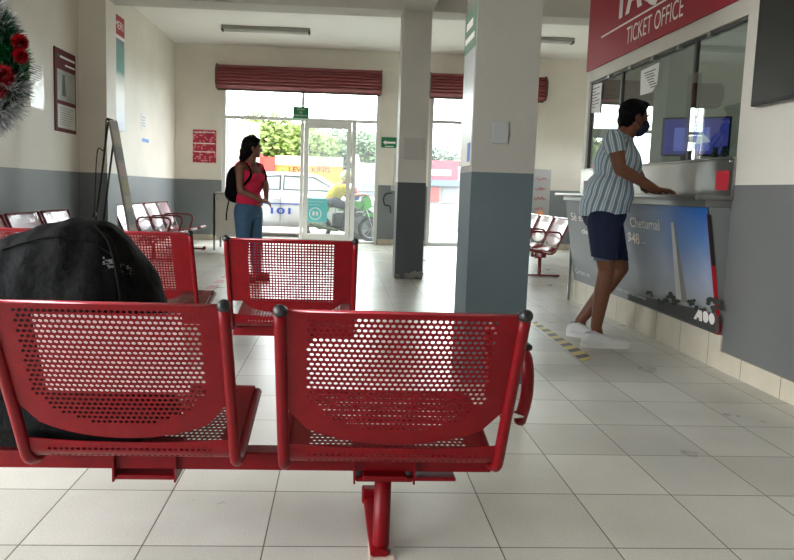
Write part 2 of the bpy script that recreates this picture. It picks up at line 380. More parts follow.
# ------------------------------------------------------------------ waiting benches
def perf(bm, fn, S0, S1, s0, s1, cols, t0, t1, rows, hole, stagger, rx, ry, tb=None, ttop=None, sq=False):
    """Perforated sheet: solid margins, true holes, edge t=tb(s) at the bottom."""
    ps, pt = (s1-s0)/cols, (t1-t0)/rows
    V = {}
    def v(s, t):
        k = (round(s*2e5), round(t*2e5))
        if k not in V: V[k] = bm.verts.new(fn(s, t))
        return V[k]
    def face(*q):
        q = [x for i, x in enumerate(q) if x is not q[i-1]]
        if len(q) > 2:
            try: bm.faces.new(q)
            except ValueError: pass
    for j in range(rows):
        ta = t0+j*pt; tm = ta+pt/2; tc = ta+pt
        odd = stagger and j % 2
        cells = [(s0+i*ps, s0+(i+1)*ps) for i in range(cols)]
        if odd: cells = [(s0, s0+ps/2)] + [(s0+(i+.5)*ps, s0+(i+1.5)*ps) for i in range(cols-1)] + [(s1-ps/2, s1)]
        for a, c in cells:
            mfull = abs((c-a)-ps) < 1e-7; mid = (a+c)/2
            if not mfull:
                face(v(a, ta), v(c, ta), v(c, tm), v(c, tc), v(a, tc), v(a, tm)); continue
            out = [(mid, ta), (c, ta), (c, tm), (c, tc), (mid, tc), (a, tc), (a, tm), (a, ta)]
            if hole(mid, tm):
                an = [-PI/2 + k*PI/4 for k in range(8)]
                q = 1.25 if sq else 1
                ho = [bm.verts.new(fn(mid + math.cos(x)*rx*(q if abs(math.sin(2*x)) > .5 else 1), tm + math.sin(x)*ry*(q if abs(math.sin(2*x)) > .5 else 1))) for x in an]
                for k in range(8): bm.faces.new((v(*out[k]), v(*out[(k+1) % 8]), ho[(k+1) % 8], ho[k]))
            else: face(*[v(*q) for q in out])
        for a, c in ((S0, s0), (s1, S1)):
            face(v(a, ta), v(c, ta), v(c, tm), v(a, tm)); face(v(a, tm), v(c, tm), v(c, tc), v(a, tc))
    xs = [S0] + [s0+i*ps/2 for i in range(2*cols+1)] + [S1]
    for a, c in zip(xs, xs[1:]):
        if tb:
            n = 5
            for k in range(n):
                ya = [t1+(tb(x)-t1)*k/n for x in (a, c)]; yb = [t1+(tb(x)-t1)*(k+1)/n for x in (a, c)]
                face(v(a, ya[0]), v(c, ya[1]), v(c, yb[1]), v(a, yb[0]))
        if ttop:
            for ya, yb in zip(ttop, ttop[1:]): face(v(a, ya if ya else t0), v(c, ya if ya else t0), v(c, yb), v(a, yb))

def sheet(name, bm, material, parent, th=.0022):
    bmesh.ops.recalc_face_normals(bm, faces=bm.faces[:])
    me = bpy.data.meshes.new(name); bm.to_mesh(me); bm.free(); me.materials.append(material)
    o = bpy.data.objects.new('s', me); COL.objects.link(o)
    s = o.modifiers.new('s', 'SOLIDIFY'); s.thickness = th; s.offset = 0
    bpy.context.view_layer.update()
    out = bpy.data.meshes.new_from_object(o.evaluated_get(bpy.context.evaluated_depsgraph_get())); bpy.data.objects.remove(o)
    return link(name, out, material, parent)

# seat profile in (y, z), seat facing +y, beam at y = 0
B_TOP, B_BOT = Vector((-.325, .754)), Vector((-.145, .335))
B_DIR = (B_BOT-B_TOP).normalized(); B_LEN = (B_BOT-B_TOP).length
def make_seat(bench, xc, w, mode, material, k=1.0, dz=0.0, caps=True, tube_r=.0145, near=True):
    """Parts of one place on a bench: backrest, seat pan, two side tubes with caps."""
    h = w/2; fw = Vector((0, -B_DIR.y, B_DIR.x))
    def P(y, z): return (y*k, z*k+dz)
    def fb(s, t):
        if t >= 0: q = B_TOP + B_DIR*t
        else:                                   # rolled top edge, curling forward
            a = -t/.012; q = B_TOP + Vector((math.sin(a)*.012, (1-math.cos(a))*.0 + math.sin(a)*.004)) + Vector((.012*(1-math.cos(a)), -.012*(1-math.cos(a))*.6))
        bulge = .018*(1-(s/h)**2)*min(1, max(0, t)/.1)
        return (xc+s, *P(q.x - bulge*.6, q.y))
    tb = lambda s: .275 + .115*math.sqrt(max(0, 1-(s/(h*1.0))**2))
    bm = bmesh.new()
    if mode == 'hex':
        te = lambda s: .20 + .15*math.sqrt(max(0, 1-(s/(h*.82))**2))
        perf(bm, fb, -h, h, -h*.815, h*.815, 31, .010, .2605, 18, lambda s, t: t < te(s), True, .0053, .0046, None, None)
        # lower zone continues the pattern down to the curved hem
        bm2 = bmesh.new()
        pitch = 2*h*.815/31; hw = pitch*13.5; rt = (.2605-.010)/18
        perf(bm2, fb, -hw, hw, -hw, hw, 27, .2605, .2605+6*rt, 6, lambda s, t: t < te(s), True, .0053, .0046, tb, None)
        for sg in (-1, 1):
            xs = [sg*(hw + i*pitch/2) for i in range(5)] + [sg*h]
            for a, c in zip(xs, xs[1:]):
                for kk in range(5):
                    y0, y1 = kk/5, (kk+1)/5; f_ = lambda x, y: .2605 + (tb(x)-.2605)*y
                    bm2.faces.new([bm2.verts.new(fb(*q)) for q in ((a, f_(a, y0)), (c, f_(c, y0)), (c, f_(c, y1)), (a, f_(a, y1)))])
        me = bpy.data.meshes.new('t'); bm2.to_mesh(me); bm2.free(); bm.from_mesh(me)
        top = [0.010, 0, -.006, -.012, -.018, -.024]
        n = 24
        for a, c in zip(top, top[1:]):
            for i in range(n):
                x0, x1 = -h+2*h*i/n, -h+2*h*(i+1)/n
                bm.faces.new([bm.verts.new(fb(*q)) for q in ((x0, a), (x1, a), (x1, c), (x0, c))])
        bmesh.ops.remove_doubles(bm, verts=bm.verts[:], dist=1e-5)
    elif mode == 'grid':
        perf(bm, fb, -h, h, -h*.69, h*.69, 29, .012, .324, 22, lambda s, t: True, False, .0047, .0044, tb, [None, 0, -.006, -.012, -.018, -.024], sq=True)
    else:
        ts = [-.024, -.016, -.008, 0, .1, .2, .3]
        for a, c in zip(ts+[None], ts[1:]+[None]):
            if c is None:
                for i in range(12):
                    x0, x1 = -h+2*h*i/12, -h+2*h*(i+1)/12
                    if a is not None: bm.faces.new([bm.verts.new(fb(*q)) for q in ((x0, a), (x1, a), (x1, tb(x1)), (x0, tb(x0)))])
                break
            for i in range(12):
                x0, x1 = -h+2*h*i/12, -h+2*h*(i+1)/12
                bm.faces.new([bm.verts.new(fb(*q)) for q in ((x0, a), (x1, a), (x1, c), (x0, c))])
        bmesh.ops.remove_doubles(bm, verts=bm.verts[:], dist=1e-5)
    sheet('backrest', bm, material, bench)
    # seat pan: rear lip, dip, rise to the front, rolled front edge
    prof = bez([Vector(p).to_3d() for p in ((-.163, .375), (-.15, .345), (-.115, .322), (-.06, .322), (.08, .346), (.22, .372), (.288, .384), (.312, .378), (.318, .352))], 6)
    L = [0]
    for a, c in zip(prof, prof[1:]): L.append(L[-1]+(c-a).length)
    def fs(s, t):
        side = (abs(s)/h)**2.2
        if t <= 0:
            q = prof[0] + (prof[0]-prof[1]).normalized()*(-t)
            return (xc+s, *P(q.x, q.y))
        i = max(j for j in range(len(L)-1) if L[j] <= t + 1e-9) if t < L[-1] else len(L)-2
        f = (t-L[i])/(L[i+1]-L[i]); q = prof[i].lerp(prof[i+1], min(1, f))
        return (xc+s, *P(q.x, q.y))
    h2 = h - .002; bm = bmesh.new()
    if mode:
        p0, p1, rows = .012, L[-1]-.06, 30 if mode == 'hex' else 26
        lip = lambda s: -.002 - .014*(abs(s)/h2)**2.4
        perf(bm, fs, -h2, h2, -h2*.82, h2*.82, 29, p0, p1, rows, lambda s, t: not (.035 < t < .05), mode == 'hex', .0052, .0046, lambda s: L[-1], [None, 0.006, 0], sq=mode == 'grid')
        n = 40; pre = []
        for i in range(n):
            x0, x1 = -h2+2*h2*i/n, -h2+2*h2*(i+1)/n
            bm.faces.new([bm.verts.new(fs(*q)) for q in ((x0, 0), (x1, 0), (x1, lip(x1)), (x0, lip(x0)))])
        bmesh.ops.remove_doubles(bm, verts=bm.verts[:], dist=1e-5)
    else:
        for a, c in zip(L, L[1:]):
            bm.faces.new([bm.verts.new(fs(*q)) for q in ((-h2, a), (h2, a), (h2, c), (-h2, c))])
        bmesh.ops.remove_doubles(bm, verts=bm.verts[:], dist=1e-5)
    if mode: MB().tube([(xc-h, *P(B_TOP.x+.006, B_TOP.y+.001)), (xc+h, *P(B_TOP.x+.006, B_TOP.y+.001))], .0058, 8).obj('top_rim', mat('worn glossy red highlight rim', (156, 40, 52), .25, coat=.8), bench, True)  # worn pinkish edge, with its highlight put into the lighter red
    pan = sheet('seat', bm, material, bench)
    for p in pan.data.polygons: p.use_smooth = mode is None
    for sg in (-1, 1):
        x = xc + sg*(h + tube_r*.5)
        path = [P(-.322, .75), P(-.25, .58), P(-.19, .44), P(-.155, .355), P(-.135, .322), P(-.10, .307), P(-.05, .306), P(.08, .329), P(.24, .358), P(.295, .366)]
        tb_ = MB().tube(bez([(x, y, z) for y, z in path], 5), tube_r*k, 12 if near else 8).obj('side_tube', material, bench, True)
        if caps:
            y, z = P(-.328, .758); ax = Vector((sg*.35, -.85, .35)).normalized()
            M = Matrix.Translation(Vector((x, y, z))) @ ax.to_track_quat('Z', 'Y').to_matrix().to_4x4()
            MB().lathe([(0, -.018), (.0135, -.018), (.0148, -.008), (.0148, .005), (.0125, .010), (.007, .0125), (0, .013)], 18, M).obj('end_cap', M_BLACKP, tb_, True)
def bench_frame(bench, x0, x1, posts, material, k=1.0, seats=(), foot=(-.12, .52)):
    MB().box((x0, -.03, .255*k), (x1, .03, .305*k), .004).obj('beam', material, bench)
    for x in posts:
        f0, f1 = foot
        p = MB().tube([(x, 0, .012), (x, 0, .03), (x, 0, .245*k)], [.02, .024, .024], 16).obj('post', material, bench, True)
        MB().box((x-.06, -.06, .243*k), (x+.06, .06, .2555*k), .003).obj('mount_plate', material, p)
        ft = MB().tube([(x-.006, f0, .016), (x-.014, f1, .016)], .026, 14, flat=.5).box((x-.045, f1-.02, .005), (x+.02, f1+.02, .055), .006).obj('foot_bar', material, bench, False)
        for yy in (f0+.03, f1-.02): MB().lathe([(0, 0), (.03, 0), (.03, .006), (.018, .012), (0, .012)], 14, Matrix.Translation((x, yy, 0))).obj('foot_pad', M_BLACKP, ft, True)
    for xc, w in seats:
        MB().box((xc-.09, -.05, .303*k), (xc+.09, .05, .318*k), .003).box((xc-.085, -.045, .225*k), (xc-.08, .045, .31*k)).box((xc+.08, -.045, .225*k), (xc+.085, .045, .31*k)).box((xc-.08, -.04, .228*k), (xc+.08, .04, .243*k), .006).obj('seat_bracket', material, bench)
def armrest(bench, x, material, k=1.0, dz=0, r=.013, pad=True):
    path = [(x, -.15, .40), (x, -.185, .455), (x, -.20, .50), (x, -.19, .555), (x, -.15, .578), (x, .0, .582), (x, .16, .58), (x, .22, .562), (x, .235, .51), (x, .215, .44), (x, .19, .37)]
    a = MB().tube(bez([(px, py*k, pz*k+dz) for px, py, pz in path], 6), r, 10).obj('armrest', material, bench, True)
    if pad: MB().box((x-.018, -.17*k, .588*k+dz), (x+.018, .18*k, .604*k+dz), .006).obj('arm_pad', M_BLACKP, a)
    return a

# front bench: two places in view, both turned away from the camera
YF1 = 1.77
fl, fr = onz(277, 313, .754), onz(527, 317, .754); gl, gr_ = onz(-22, 303, .762), onz(226, 308, .762)
b1 = empty('waiting_bench', (0, YF1, 0), 0, 'nearest red perforated bench, its two seat backs filling the foreground under the black bag', 'bench')
c1, w1 = (fl.x+fr.x)/2, (fr.x-fl.x)-.025; c0, w0 = (gl.x+gr_.x)/2, (gr_.x-gl.x)-.025
make_seat(b1, c1, w1, 'hex', M_RED); make_seat(b1, c0, w0, 'hex', M_RED, 1.0, .008)
bench_frame(b1, c0-w0/2-.5, c1+w1/2+.02, (.139,), M_RED, 1.0, ((c0, w0), (.139, w1)), foot=(-.03, .30))
MB().box((.105, -.09, 0), (.178, .06, .006), .002).obj('floor_plate', mat('worn pale plate', (196, 176, 162), .5, var=.2, vscale=30), b1)
armrest(b1, c1+w1/2+.058, M_RED, 1.0, .05, .016)
MB().tube([(c1+w1/2, -.175, .475), (c1+w1/2+.058, -.175, .475)], .010, 10).obj('arm_bolt', M_CHROME, b1, True)
MB().box((c1+.05, -.045, .235), (c1+.19, .045, .245), .003).obj('bracket_plate', M_RED, b1)
# white covering sheet fixed to the front of the left backrest (seats closed for distancing)
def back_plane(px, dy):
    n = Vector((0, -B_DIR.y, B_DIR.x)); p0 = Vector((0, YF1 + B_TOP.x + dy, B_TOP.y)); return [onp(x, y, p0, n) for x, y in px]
sg = MB().prism(back_plane(((31, 314), (181, 314), (191, 394), (47, 391)), .012), (0, .0012, .0006)).obj('paper_sheet', mat('glowing white paper', (252, 252, 250), .8, emit=.2))  # weak emission makes the sheet read bright; paper is no lamp
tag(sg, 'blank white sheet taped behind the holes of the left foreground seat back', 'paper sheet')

# middle benches
ml, mr = onz(225, 239, .787), onz(356, 241, .787)
k2 = 1.04
b2 = empty('waiting_bench', (0, ml.y + .325*k2, 0), 0, 'dark red perforated bench right of the black bag, in front of the woman', 'bench')
w2 = (mr.x-ml.x)-.02; c2 = (ml.x+mr.x)/2
make_seat(b2, c2, w2, 'grid', M_RED, k2, .003, tube_r=.012)
bench_frame(b2, c2-w2/2-.02, c2+w2/2+.02, (c2+.02,), M_RED, k2, ((c2, w2),))
nl = onz(190, 234, .787)
b3 = empty('waiting_bench', (0, nl.y + .325*k2, 0), 0, 'dark red perforated bench in the second row partly hidden behind the black bag', 'bench')
c3 = nl.x - w2/2 - .005
make_seat(b3, c3, w2, 'grid', M_RED, k2, .003, tube_r=.012); make_seat(b3, c3-w2-.07, w2, 'grid', M_RED, k2, .003, tube_r=.012)
bench_frame(b3, c3-w2*1.5-.1, c3+w2/2+.02, (c3-w2/2,), M_RED, k2, ((c3, w2), (c3-w2-.07, w2)))

# benches along the left wall (facing right) and the far right bench (facing left)
def side_bench(label, xback, ys, w, rz, arms, posts, k=1.0):
    """ys: centres along world Y."""
    sgn = 1 if rz < 0 else -1                    # which way the seat faces in world X
    bx = xback + sgn*.325*k
    b = empty('waiting_bench', (bx, 0, 0), rz, label, 'bench')
    loc = lambda Y: -Y if rz < 0 else Y          # local x of a world Y
    for Y in ys: make_seat(b, loc(Y), w, None, M_MAROON, k, 0, tube_r=.012, near=False, caps=False)
    bench_frame(b, min(loc(y) for y in ys)-w/2-.02, max(loc(y) for y in ys)+w/2+.02, [loc(y) for y in posts], M_MAROON, k, [(loc(y), w) for y in ys], foot=(-.26, .34))
    for Y in arms: armrest(b, loc(Y), M_MAROON, k, pad=False)
    return b
pw = .60
side_bench('glossy dark red bench along the left wall under the maroon poster, nearer to the camera', XLN+.26, [5.08, 5.72, 6.36], .56, -PI/2, [], [5.1, 6.3], 1.0)
side_bench('glossy red bench with armrests along the left wall beyond the folding sign', XL+.28, [8.55, 9.2, 9.85, 10.5], .58, -PI/2, [8.87, 9.52, 10.17], [8.9, 10.55], 1.0)
side_bench('glossy red bench with armrests standing right of the large column, beyond the counter end', 2.88, [8.35, 9.0, 9.65, 10.3], .58, PI/2, [8.02, 8.67, 9.32], [8.2, 10.2], 1.0)

# ------------------------------------------------------------------ black bag on the front bench
def bag():
    root = empty('duffel_bag', (c0, 1.75, .33), 0, 'large black soft fabric bag slumped on the left seat of the nearest bench', 'bag')
    Y0 = 1.76
    def q(x, y, Y=Y0): return ony(x, y, Y)
    I = Matrix.Identity(3)
    pr = []
    prof = [(-45, 262, .15), (-10, 262, .17), (20, 262, .18), (46, 258, .19), (72, 258, .19), (98, 262, .18), (114, 270, .16), (124, 288, .13)]
    tops = [246, 238, 228, 217, 214, 219, 231, 248]
    for (x, y, ry), t in zip(prof, tops):
        top = q(x, t+1).z; lo = .335; cz = (top+lo)/2
        c = q(x, y); pr.append(('e', Vector((c.x, Y0+.02, cz)), (.115, ry, (top-lo)/2), I))
    pr.append(('e', Vector((q(60, 300).x, Y0-.03, .42)), (.33, .20, .11), I))
    pr.append(('e', Vector((q(120, 320).x, Y0-.02, .44)), (.085, .15, .11), I))
    me = blob(pr, .012, 22)
    for v in me.vertices:                        # folds of slack cloth
        p = v.co; d = noise.noise(Vector((p.x*5+p.z*4, p.y*6, p.z*9-p.x*3)))*.018 + noise.noise(p*22)*.004
        v.co = p + v.normal*d
        ymin = 1.445 + (.754-v.co.z)*.43 + (.03 if v.co.z < .40 else min(.085, .03+(v.co.z-.40)*.8))   # rests against the backrest
        if v.co.y < ymin: v.co.y = ymin
        if v.co.z < .352: v.co.z = .352
    me.transform(Matrix.Translation(-root.location)); link('bag_body', me, M_BLACKF, root)
    from mathutils.bvhtree import BVHTree
    tree_ = BVHTree.FromPolygons([v.co for v in me.vertices], [tuple(p.vertices) for p in me.polygons])
    lo = root.location
    def on_bag(pts, lift):
        out = []
        for x, y in pts:
            o_ = CAM-lo; d_ = ray(x, y).normalized(); h_ = tree_.ray_cast(o_, d_)
            if h_[0] is not None: out.append(h_[0] + h_[1]*lift)
        return out
    MB().tube(bez(on_bag([(2, 250), (25, 243), (50, 238), (78, 240), (104, 250), (124, 268), (136, 290)], .002), 8), .003, 6).obj('zipper', M_BLACKF, root, True)
    MB().tube(bez(on_bag([(96, 226), (108, 240), (116, 262), (120, 285), (122, 301)], .004), 8), .011, 8, flat=.35).obj('strap', M_BLACKF, root, True)
    r = random.Random(3); mb = MB()
    for i in range(60):
        x = 103+r.random()*28; y = 261+(x-104)*.35+r.uniform(-4, 5)
        for p in on_bag([(x, y)], .001): mb.ball(p, .0016+.001*r.random(), (1.5, .6, .8), 6, 4)
    tag(mb.obj('mesh_pocket', mat('pocket mesh', (96, 96, 98), .5), root), kind='stuff')
bag()

# ------------------------------------------------------------------ facade: windows, doors, shutters
def fx(x): return ony(x, 160, YB+.06).x
def fz(y, x=300): return ony(x, y, YB+.06).z
YG = YB+.06                                      # plane of the glazing
NB = [0]
def bar(mb, x0, x1, z0, z1, d=.06):
    NB[0] += 1; d += .0014*(NB[0] % 9); mb.box((x0, YG-d/2, z0), (x1, YG+d/2, z1), .004); return mb
zt = fz(119.5)                                   # transom height
w1f = MB()
bar(w1f, A1, A1+.07, 0, ZH); bar(w1f, A2-.07, A2, 0, ZH); bar(w1f, A1, A2, ZH-.05, ZH); bar(w1f, A1, A2, zt-.03, zt+.03)
xm = fx(302); bar(w1f, xm-.025, xm+.025, zt, ZH); xs_ = fx(353.5); bar(w1f, xs_-.04, xs_+.04, 0, zt); bar(w1f, xs_, A2, 0, .05)
bar(w1f, xm-.03, xm+.03, 0, zt)
win1 = tag(w1f.obj('window_1', M_ALU), 'white aluminium shop front with glass transom and sidelight under the left shutter', kind='structure')
for x0, x1, z0, z1 in ((A1+.07, xm-.025, zt+.03, ZH-.05), (xm+.025, A2-.07, zt+.03, ZH-.05), (xs_+.04, A2-.07, .05, zt-.03)):
    MB().box((x0, YG-.004, z0), (x1, YG+.004, z1)).obj('pane', M_GLASS, win1)
def leaf(name, hinge, ang, w, h, label, mirror=False):
    r = empty(name, hinge, ang, label); r['kind'] = 'structure'
    f = MB(); st = .085
    for a, b in (((0, 0), (st, h)), ((w-st, 0), (w, h)), ((st, h-.12), (w-st, h)), ((st, 0), (w-st, .16))): f.box((a[0], -.022, a[1]), (b[0], .022, b[1]), .004)
    f.obj('door_frame', M_ALU, r); MB().box((st, -.004, .16), (w-st, .004, h-.12)).obj('pane', M_GLASS, r)
    hx = w-st/2
    MB().tube([(hx, -.02, .95), (hx, -.06, .95), (hx, -.06, 1.25), (hx, -.02, 1.25)], .011, 8).obj('handle', M_CHROME, r, True)
    return r
xd0, xd1 = fx(302.5)+.03, fx(353)-.04
leaf('door_1', (xd1, YG, .012), PI, xd1-xd0, zt-.045, 'closed white framed glass door leaf with teal notice')
dw = xd1-xd0
leaf('door_2', (A1+.08, YG+.03, .012), math.radians(52), dw*.95, zt-.045, 'open white framed glass door leaf swung outward on the left')
p, q = ony(303.5, 198, YG-.006), ony(327, 222.5, YG-.006)
nt_ = MB().box((p.x, YG-.008, q.z), (q.x, YG-.005, p.z)).obj('door_notice', mat('teal notice', (112, 204, 210), .5)); tag(nt_, 'square teal notice with a white round emblem stuck on the closed glass door', 'notice')
cx, cz, rr_ = (p.x+q.x)/2, q.z+(p.z-q.z)*.36, (q.x-p.x)*.24
MB().tube([(cx+math.cos(t)*rr_, YG-.0095, cz+math.sin(t)*rr_) for t in [i*2*PI/24 for i in range(24)]], .008, 5, closed=True).obj('emblem_ring', M_SIGNWHITE, nt_)
for sx_ in (-1, 1): MB().ball((cx+sx_*rr_*.3, YG-.009, cz), rr_*.42, (.5, .05, 1), 10, 7).obj('emblem_figure', M_SIGNWHITE, nt_)
for k in range(2): MB().box((p.x+.05, YG-.0095, p.z-.07-.06*k), (q.x-.05-.1*k, YG-.008, p.z-.055-.06*k)).obj('notice_line', mat('pale teal print', (170, 220, 224), .6), nt_)
p, q = ony(316.5, 155, YG-.006), ony(330, 168.5, YG-.006)
MBs = MB().prism([((p.x+q.x)/2+math.copysign(abs(math.cos(t))**.5, math.cos(t))*(q.x-p.x)/2, YG-.008, (p.z+q.z)/2+math.copysign(abs(math.sin(t))**.5, math.sin(t))*(p.z-q.z)/2) for t in [i*2*PI/28 for i in range(28)]], (0, .003, 0)).obj('door_sticker', glass_mat('grey sticker', (206, 209, 209), .3, .04)); tag(MBs, 'rounded blank grey sticker on the upper glass of the closed door', 'sticker')
w2f = MB()
for x in (B1, (B1+B2)/2-.03, B2-.07): bar(w2f, x, x+.07, 0, ZH)
bar(w2f, B1, B2, ZH-.05, ZH); zt2 = ony(440, 122, YG).z; bar(w2f, B1, B2, zt2-.03, zt2+.03); bar(w2f, B1, B2, 0, .07)
win2 = tag(w2f.obj('window_2', M_ALUG), 'tall glazed opening between the two columns', kind='structure')
for x0, x1 in ((B1+.07, (B1+B2)/2-.03), ((B1+B2)/2+.04, B2-.07)):
    for z0, z1 in ((.07, zt2-.03), (zt2+.03, ZH-.05)): MB().box((x0, YG-.004, z0), (x1, YG+.004, z1)).obj('pane', M_GLASS, win2)
M_SHUT = mat('dark red shutter steel', (132, 62, 64), .45, var=.14, vscale=5)
M_SHUT2 = mat('brown shutter edge', (92, 70, 62), .5)
def shutter(x0, x1, z0, z1, label):
    r = empty('roller_shutter', ((x0+x1)/2, YB, z0), 0, label, 'roller shutter'); w = (x1-x0)/2; H = z1-z0
    prof = [(0, 0), (-.16, 0), (-.20, .03)]
    n = 7
    for i in range(n):
        z = .03 + (H-.06)*i/n; d = (H-.06)/n; y = -.20-.08*math.sin(PI*(i+.5)/n)
        prof += [(y, z+.004), (y-.018, z+d*.3), (y-.018, z+d*.7), (y, z+d-.004)]
    prof += [(-.2, H-.03), (-.16, H), (0, H)]
    MB().prism([(-w, y, z) for y, z in prof], (2*w, 0, 0)).obj('curtain_roll', M_SHUT, r)
    for sx in (-1, 1): MB().prism([(sx*w, y*1.03, z) for y, z in [(0, -.01), (-.2, -.01), (-.30, .1), (-.30, H-.1), (-.2, H+.01), (0, H+.01)]], (sx*.02, 0, 0)).obj('side_plate', M_SHUT2, r)
    MB().box((-w, -.15, -.035), (w, -.11, .0), .003).obj('bottom_bar', M_SHUT2, r)
def pxz(x, y, Y): return ony(x, y, Y).z
shutter(ony(217, 80, YB-.2).x, ony(381, 80, YB-.2).x, pxz(300, 91, YB-.15), pxz(300, 66.5, YB-.25), 'rolled up dark red shutter above the glass doors on the left')
shutter(ony(431, 80, YB-.2).x, 3.75, pxz(445, 97, YB-.15), pxz(445, 72.5, YB-.25), 'rolled up dark red shutter above the opening between the columns')

# ------------------------------------------------------------------ ceiling lights
def tube_light(x0, x1, y, label):
    r = empty('ceiling_light', ((x0+x1)/2, y, ZC), 0, label, 'ceiling light'); w = (x1-x0)/2
    MB().box((-w, -.07, -.05), (w, .07, 0), .008).obj('housing', mat('lamp housing', (150, 148, 140), .5), r)
    for s in (-1, 1): MB().tube([(-w+.04, s*.035, -.07), (w-.04, s*.035, -.07)], .014, 10).obj('tube', mat('unlit lamp tube', (205, 205, 200), .25), r, True)
    for s in (-1, 1): MB().box((s*w-.03*(s > 0), -.06, -.09), (s*w+.03*(s < 0), .06, -.045), .004).obj('tube_holder', mat('lamp end', (90, 88, 84), .5), r)
a, b_ = onz(220, 23, ZC), onz(310, 27, ZC); tube_light(a.x, b_.x, (a.y+b_.y)/2+.15, 'unlit twin tube light on the ceiling in front of the left shutter')
a, b_ = onz(525, 37, ZC), onz(574, 38.5, ZC); tube_light(a.x, b_.x, (a.y+b_.y)/2, 'unlit twin tube light on the ceiling right of the large column')

# ------------------------------------------------------------------ flat things on walls
def quad_px(px, pl, lift=0): return [pl(x, y) for x, y in px]
PL_LEFT = lambda x, y: onx(x, y, XL+.004)
PL_BACK = lambda x, y: ony(x, y, YB-.004)
def rect_on(corner_lo, corner_hi, pl, axis):
    """Upright rectangle through two opposite pixels on a wall plane."""
    p, q = pl(*corner_lo), pl(*corner_hi); return p, q
def flat(name, p, q, wall, d0, d1, material, parent=None, bev=0):
    """Thin upright slab between corners p,q; wall 'L','B','R'; d0,d1 distance off the wall."""
    if wall == 'N': return MB().box((XLN+d0, p.y, p.z), (XLN+d1, q.y, q.z), bev).obj(name, material, parent)
    if wall == 'L': return MB().box((XL+d0, p.y, p.z), (XL+d1, q.y, q.z), bev).obj(name, material, parent)
    if wall == 'B': return MB().box((p.x, YB-d0, p.z), (q.x, YB-d1, q.z), bev).obj(name, material, parent)
    return MB().box((XR-d0, p.y, p.z), (XR-d1, q.y, q.z), bev).obj(name, material, parent)
def lerp2(p, q, u, v):
    return Vector((p.x+(q.x-p.x)*u, p.y+(q.y-p.y)*u, p.z+(q.z-p.z)*v))
def sub(name, p, q, u0, v0, u1, v1, wall, d0, d1, material, parent): return flat(name, lerp2(p, q, u0, v0), lerp2(p, q, u1, v1), wall, d0, d1, material, parent)
def lines(name, p, q, u0, v0, u1, v1, n, wall, d, material, parent, th=.35, jit=True, seed=1):
    r = random.Random(seed); mb = MB()
    for i in range(n):
        va = v0+(v1-v0)*(i+.2)/n; vb = va+(v1-v0)/n*th; ue = u1-(u1-u0)*(r.random()*.35 if jit else 0)
        a, c = lerp2(p, q, u0, va), lerp2(p, q, ue, vb)
        if wall == 'N': mb.box((XLN+d, a.y, a.z), (XLN+d+.001, c.y, c.z))
        elif wall == 'L': mb.box((XL+d, a.y, a.z), (XL+d+.001, c.y, c.z))
        elif wall == 'B': mb.box((a.x, YB-d, a.z), (c.x, YB-d-.001, c.z))
        else: mb.box((XR-d, a.y, a.z), (XR-d-.001, c.y, c.z))
    return mb.obj(name, material, parent)
# maroon poster (left wall)
p, q = onx(53, 46, XLN), onx(75.5, 134, XLN); p.z = onx(53, 45.5, XLN).z; q.z = onx(53, 130, XLN).z
o = flat('poster', p, q, 'N', .001, .012, mat('maroon poster board', (92, 18, 26), .75, var=.05), bev=.003)
tag(o, 'maroon notice poster with two framed panels on the left wall above the near bench', 'poster')
sub('photo_panel', p, q, .10, .25, .94, .62, 'N', .012, .015, mat('photo print', (150, 150, 144), .3, var=.5, vscale=9), o)
sub('text_panel', p, q, .10, .67, .94, .955, 'N', .012, .015, mat('glossy page', (205, 202, 194), .25, var=.15, vscale=6), o)
mb = MB(); a = lerp2(p, q, .3, .56); mb.prism([(XLN+.017, a.y, a.z), (XLN+.017, a.y+.10, a.z), (XLN+.017, a.y+.07, a.z+.22), (XLN+.017, a.y+.02, a.z+.22)], (.001, 0, 0)); mb.obj('figure_print', mat('dark photo print', (70, 72, 70), .4), o)
lines('print_lines', p, q, .2, .70, .88, .93, 8, 'N', .015, M_INK, o, .25); lines('title_lines', p, q, .25, .07, .95, .11, 1, 'N', .012, M_SIGNWHITE, o, .7, False); lines('title_lines', p, q, .48, .16, .95, .19, 1, 'N', .012, M_SIGNWHITE, o, .7, False)
sub('green_emblem', p, q, .12, .07, .22, .11, 'N', .012, .014, mat('green ink', (60, 96, 50), .6), o)
# plastic sleeve notice
p, q = onx(29, 58, XLN), onx(44, 108, XLN); p.z = onx(29, 57, XLN).z; q.z = onx(29, 106, XLN).z
o = flat('paper_notice', p, q, 'N', .001, .005, mat('plastic sleeve', (236, 232, 224), .2, var=.12, vscale=14, bump=.3, bscale=14)); tag(o, 'white paper notice in a crumpled plastic sleeve between garland and maroon poster', 'notice')
lines('print_lines', p, q, .1, .1, .9, .45, 7, 'N', .005, M_INK, o, .25, seed=4)
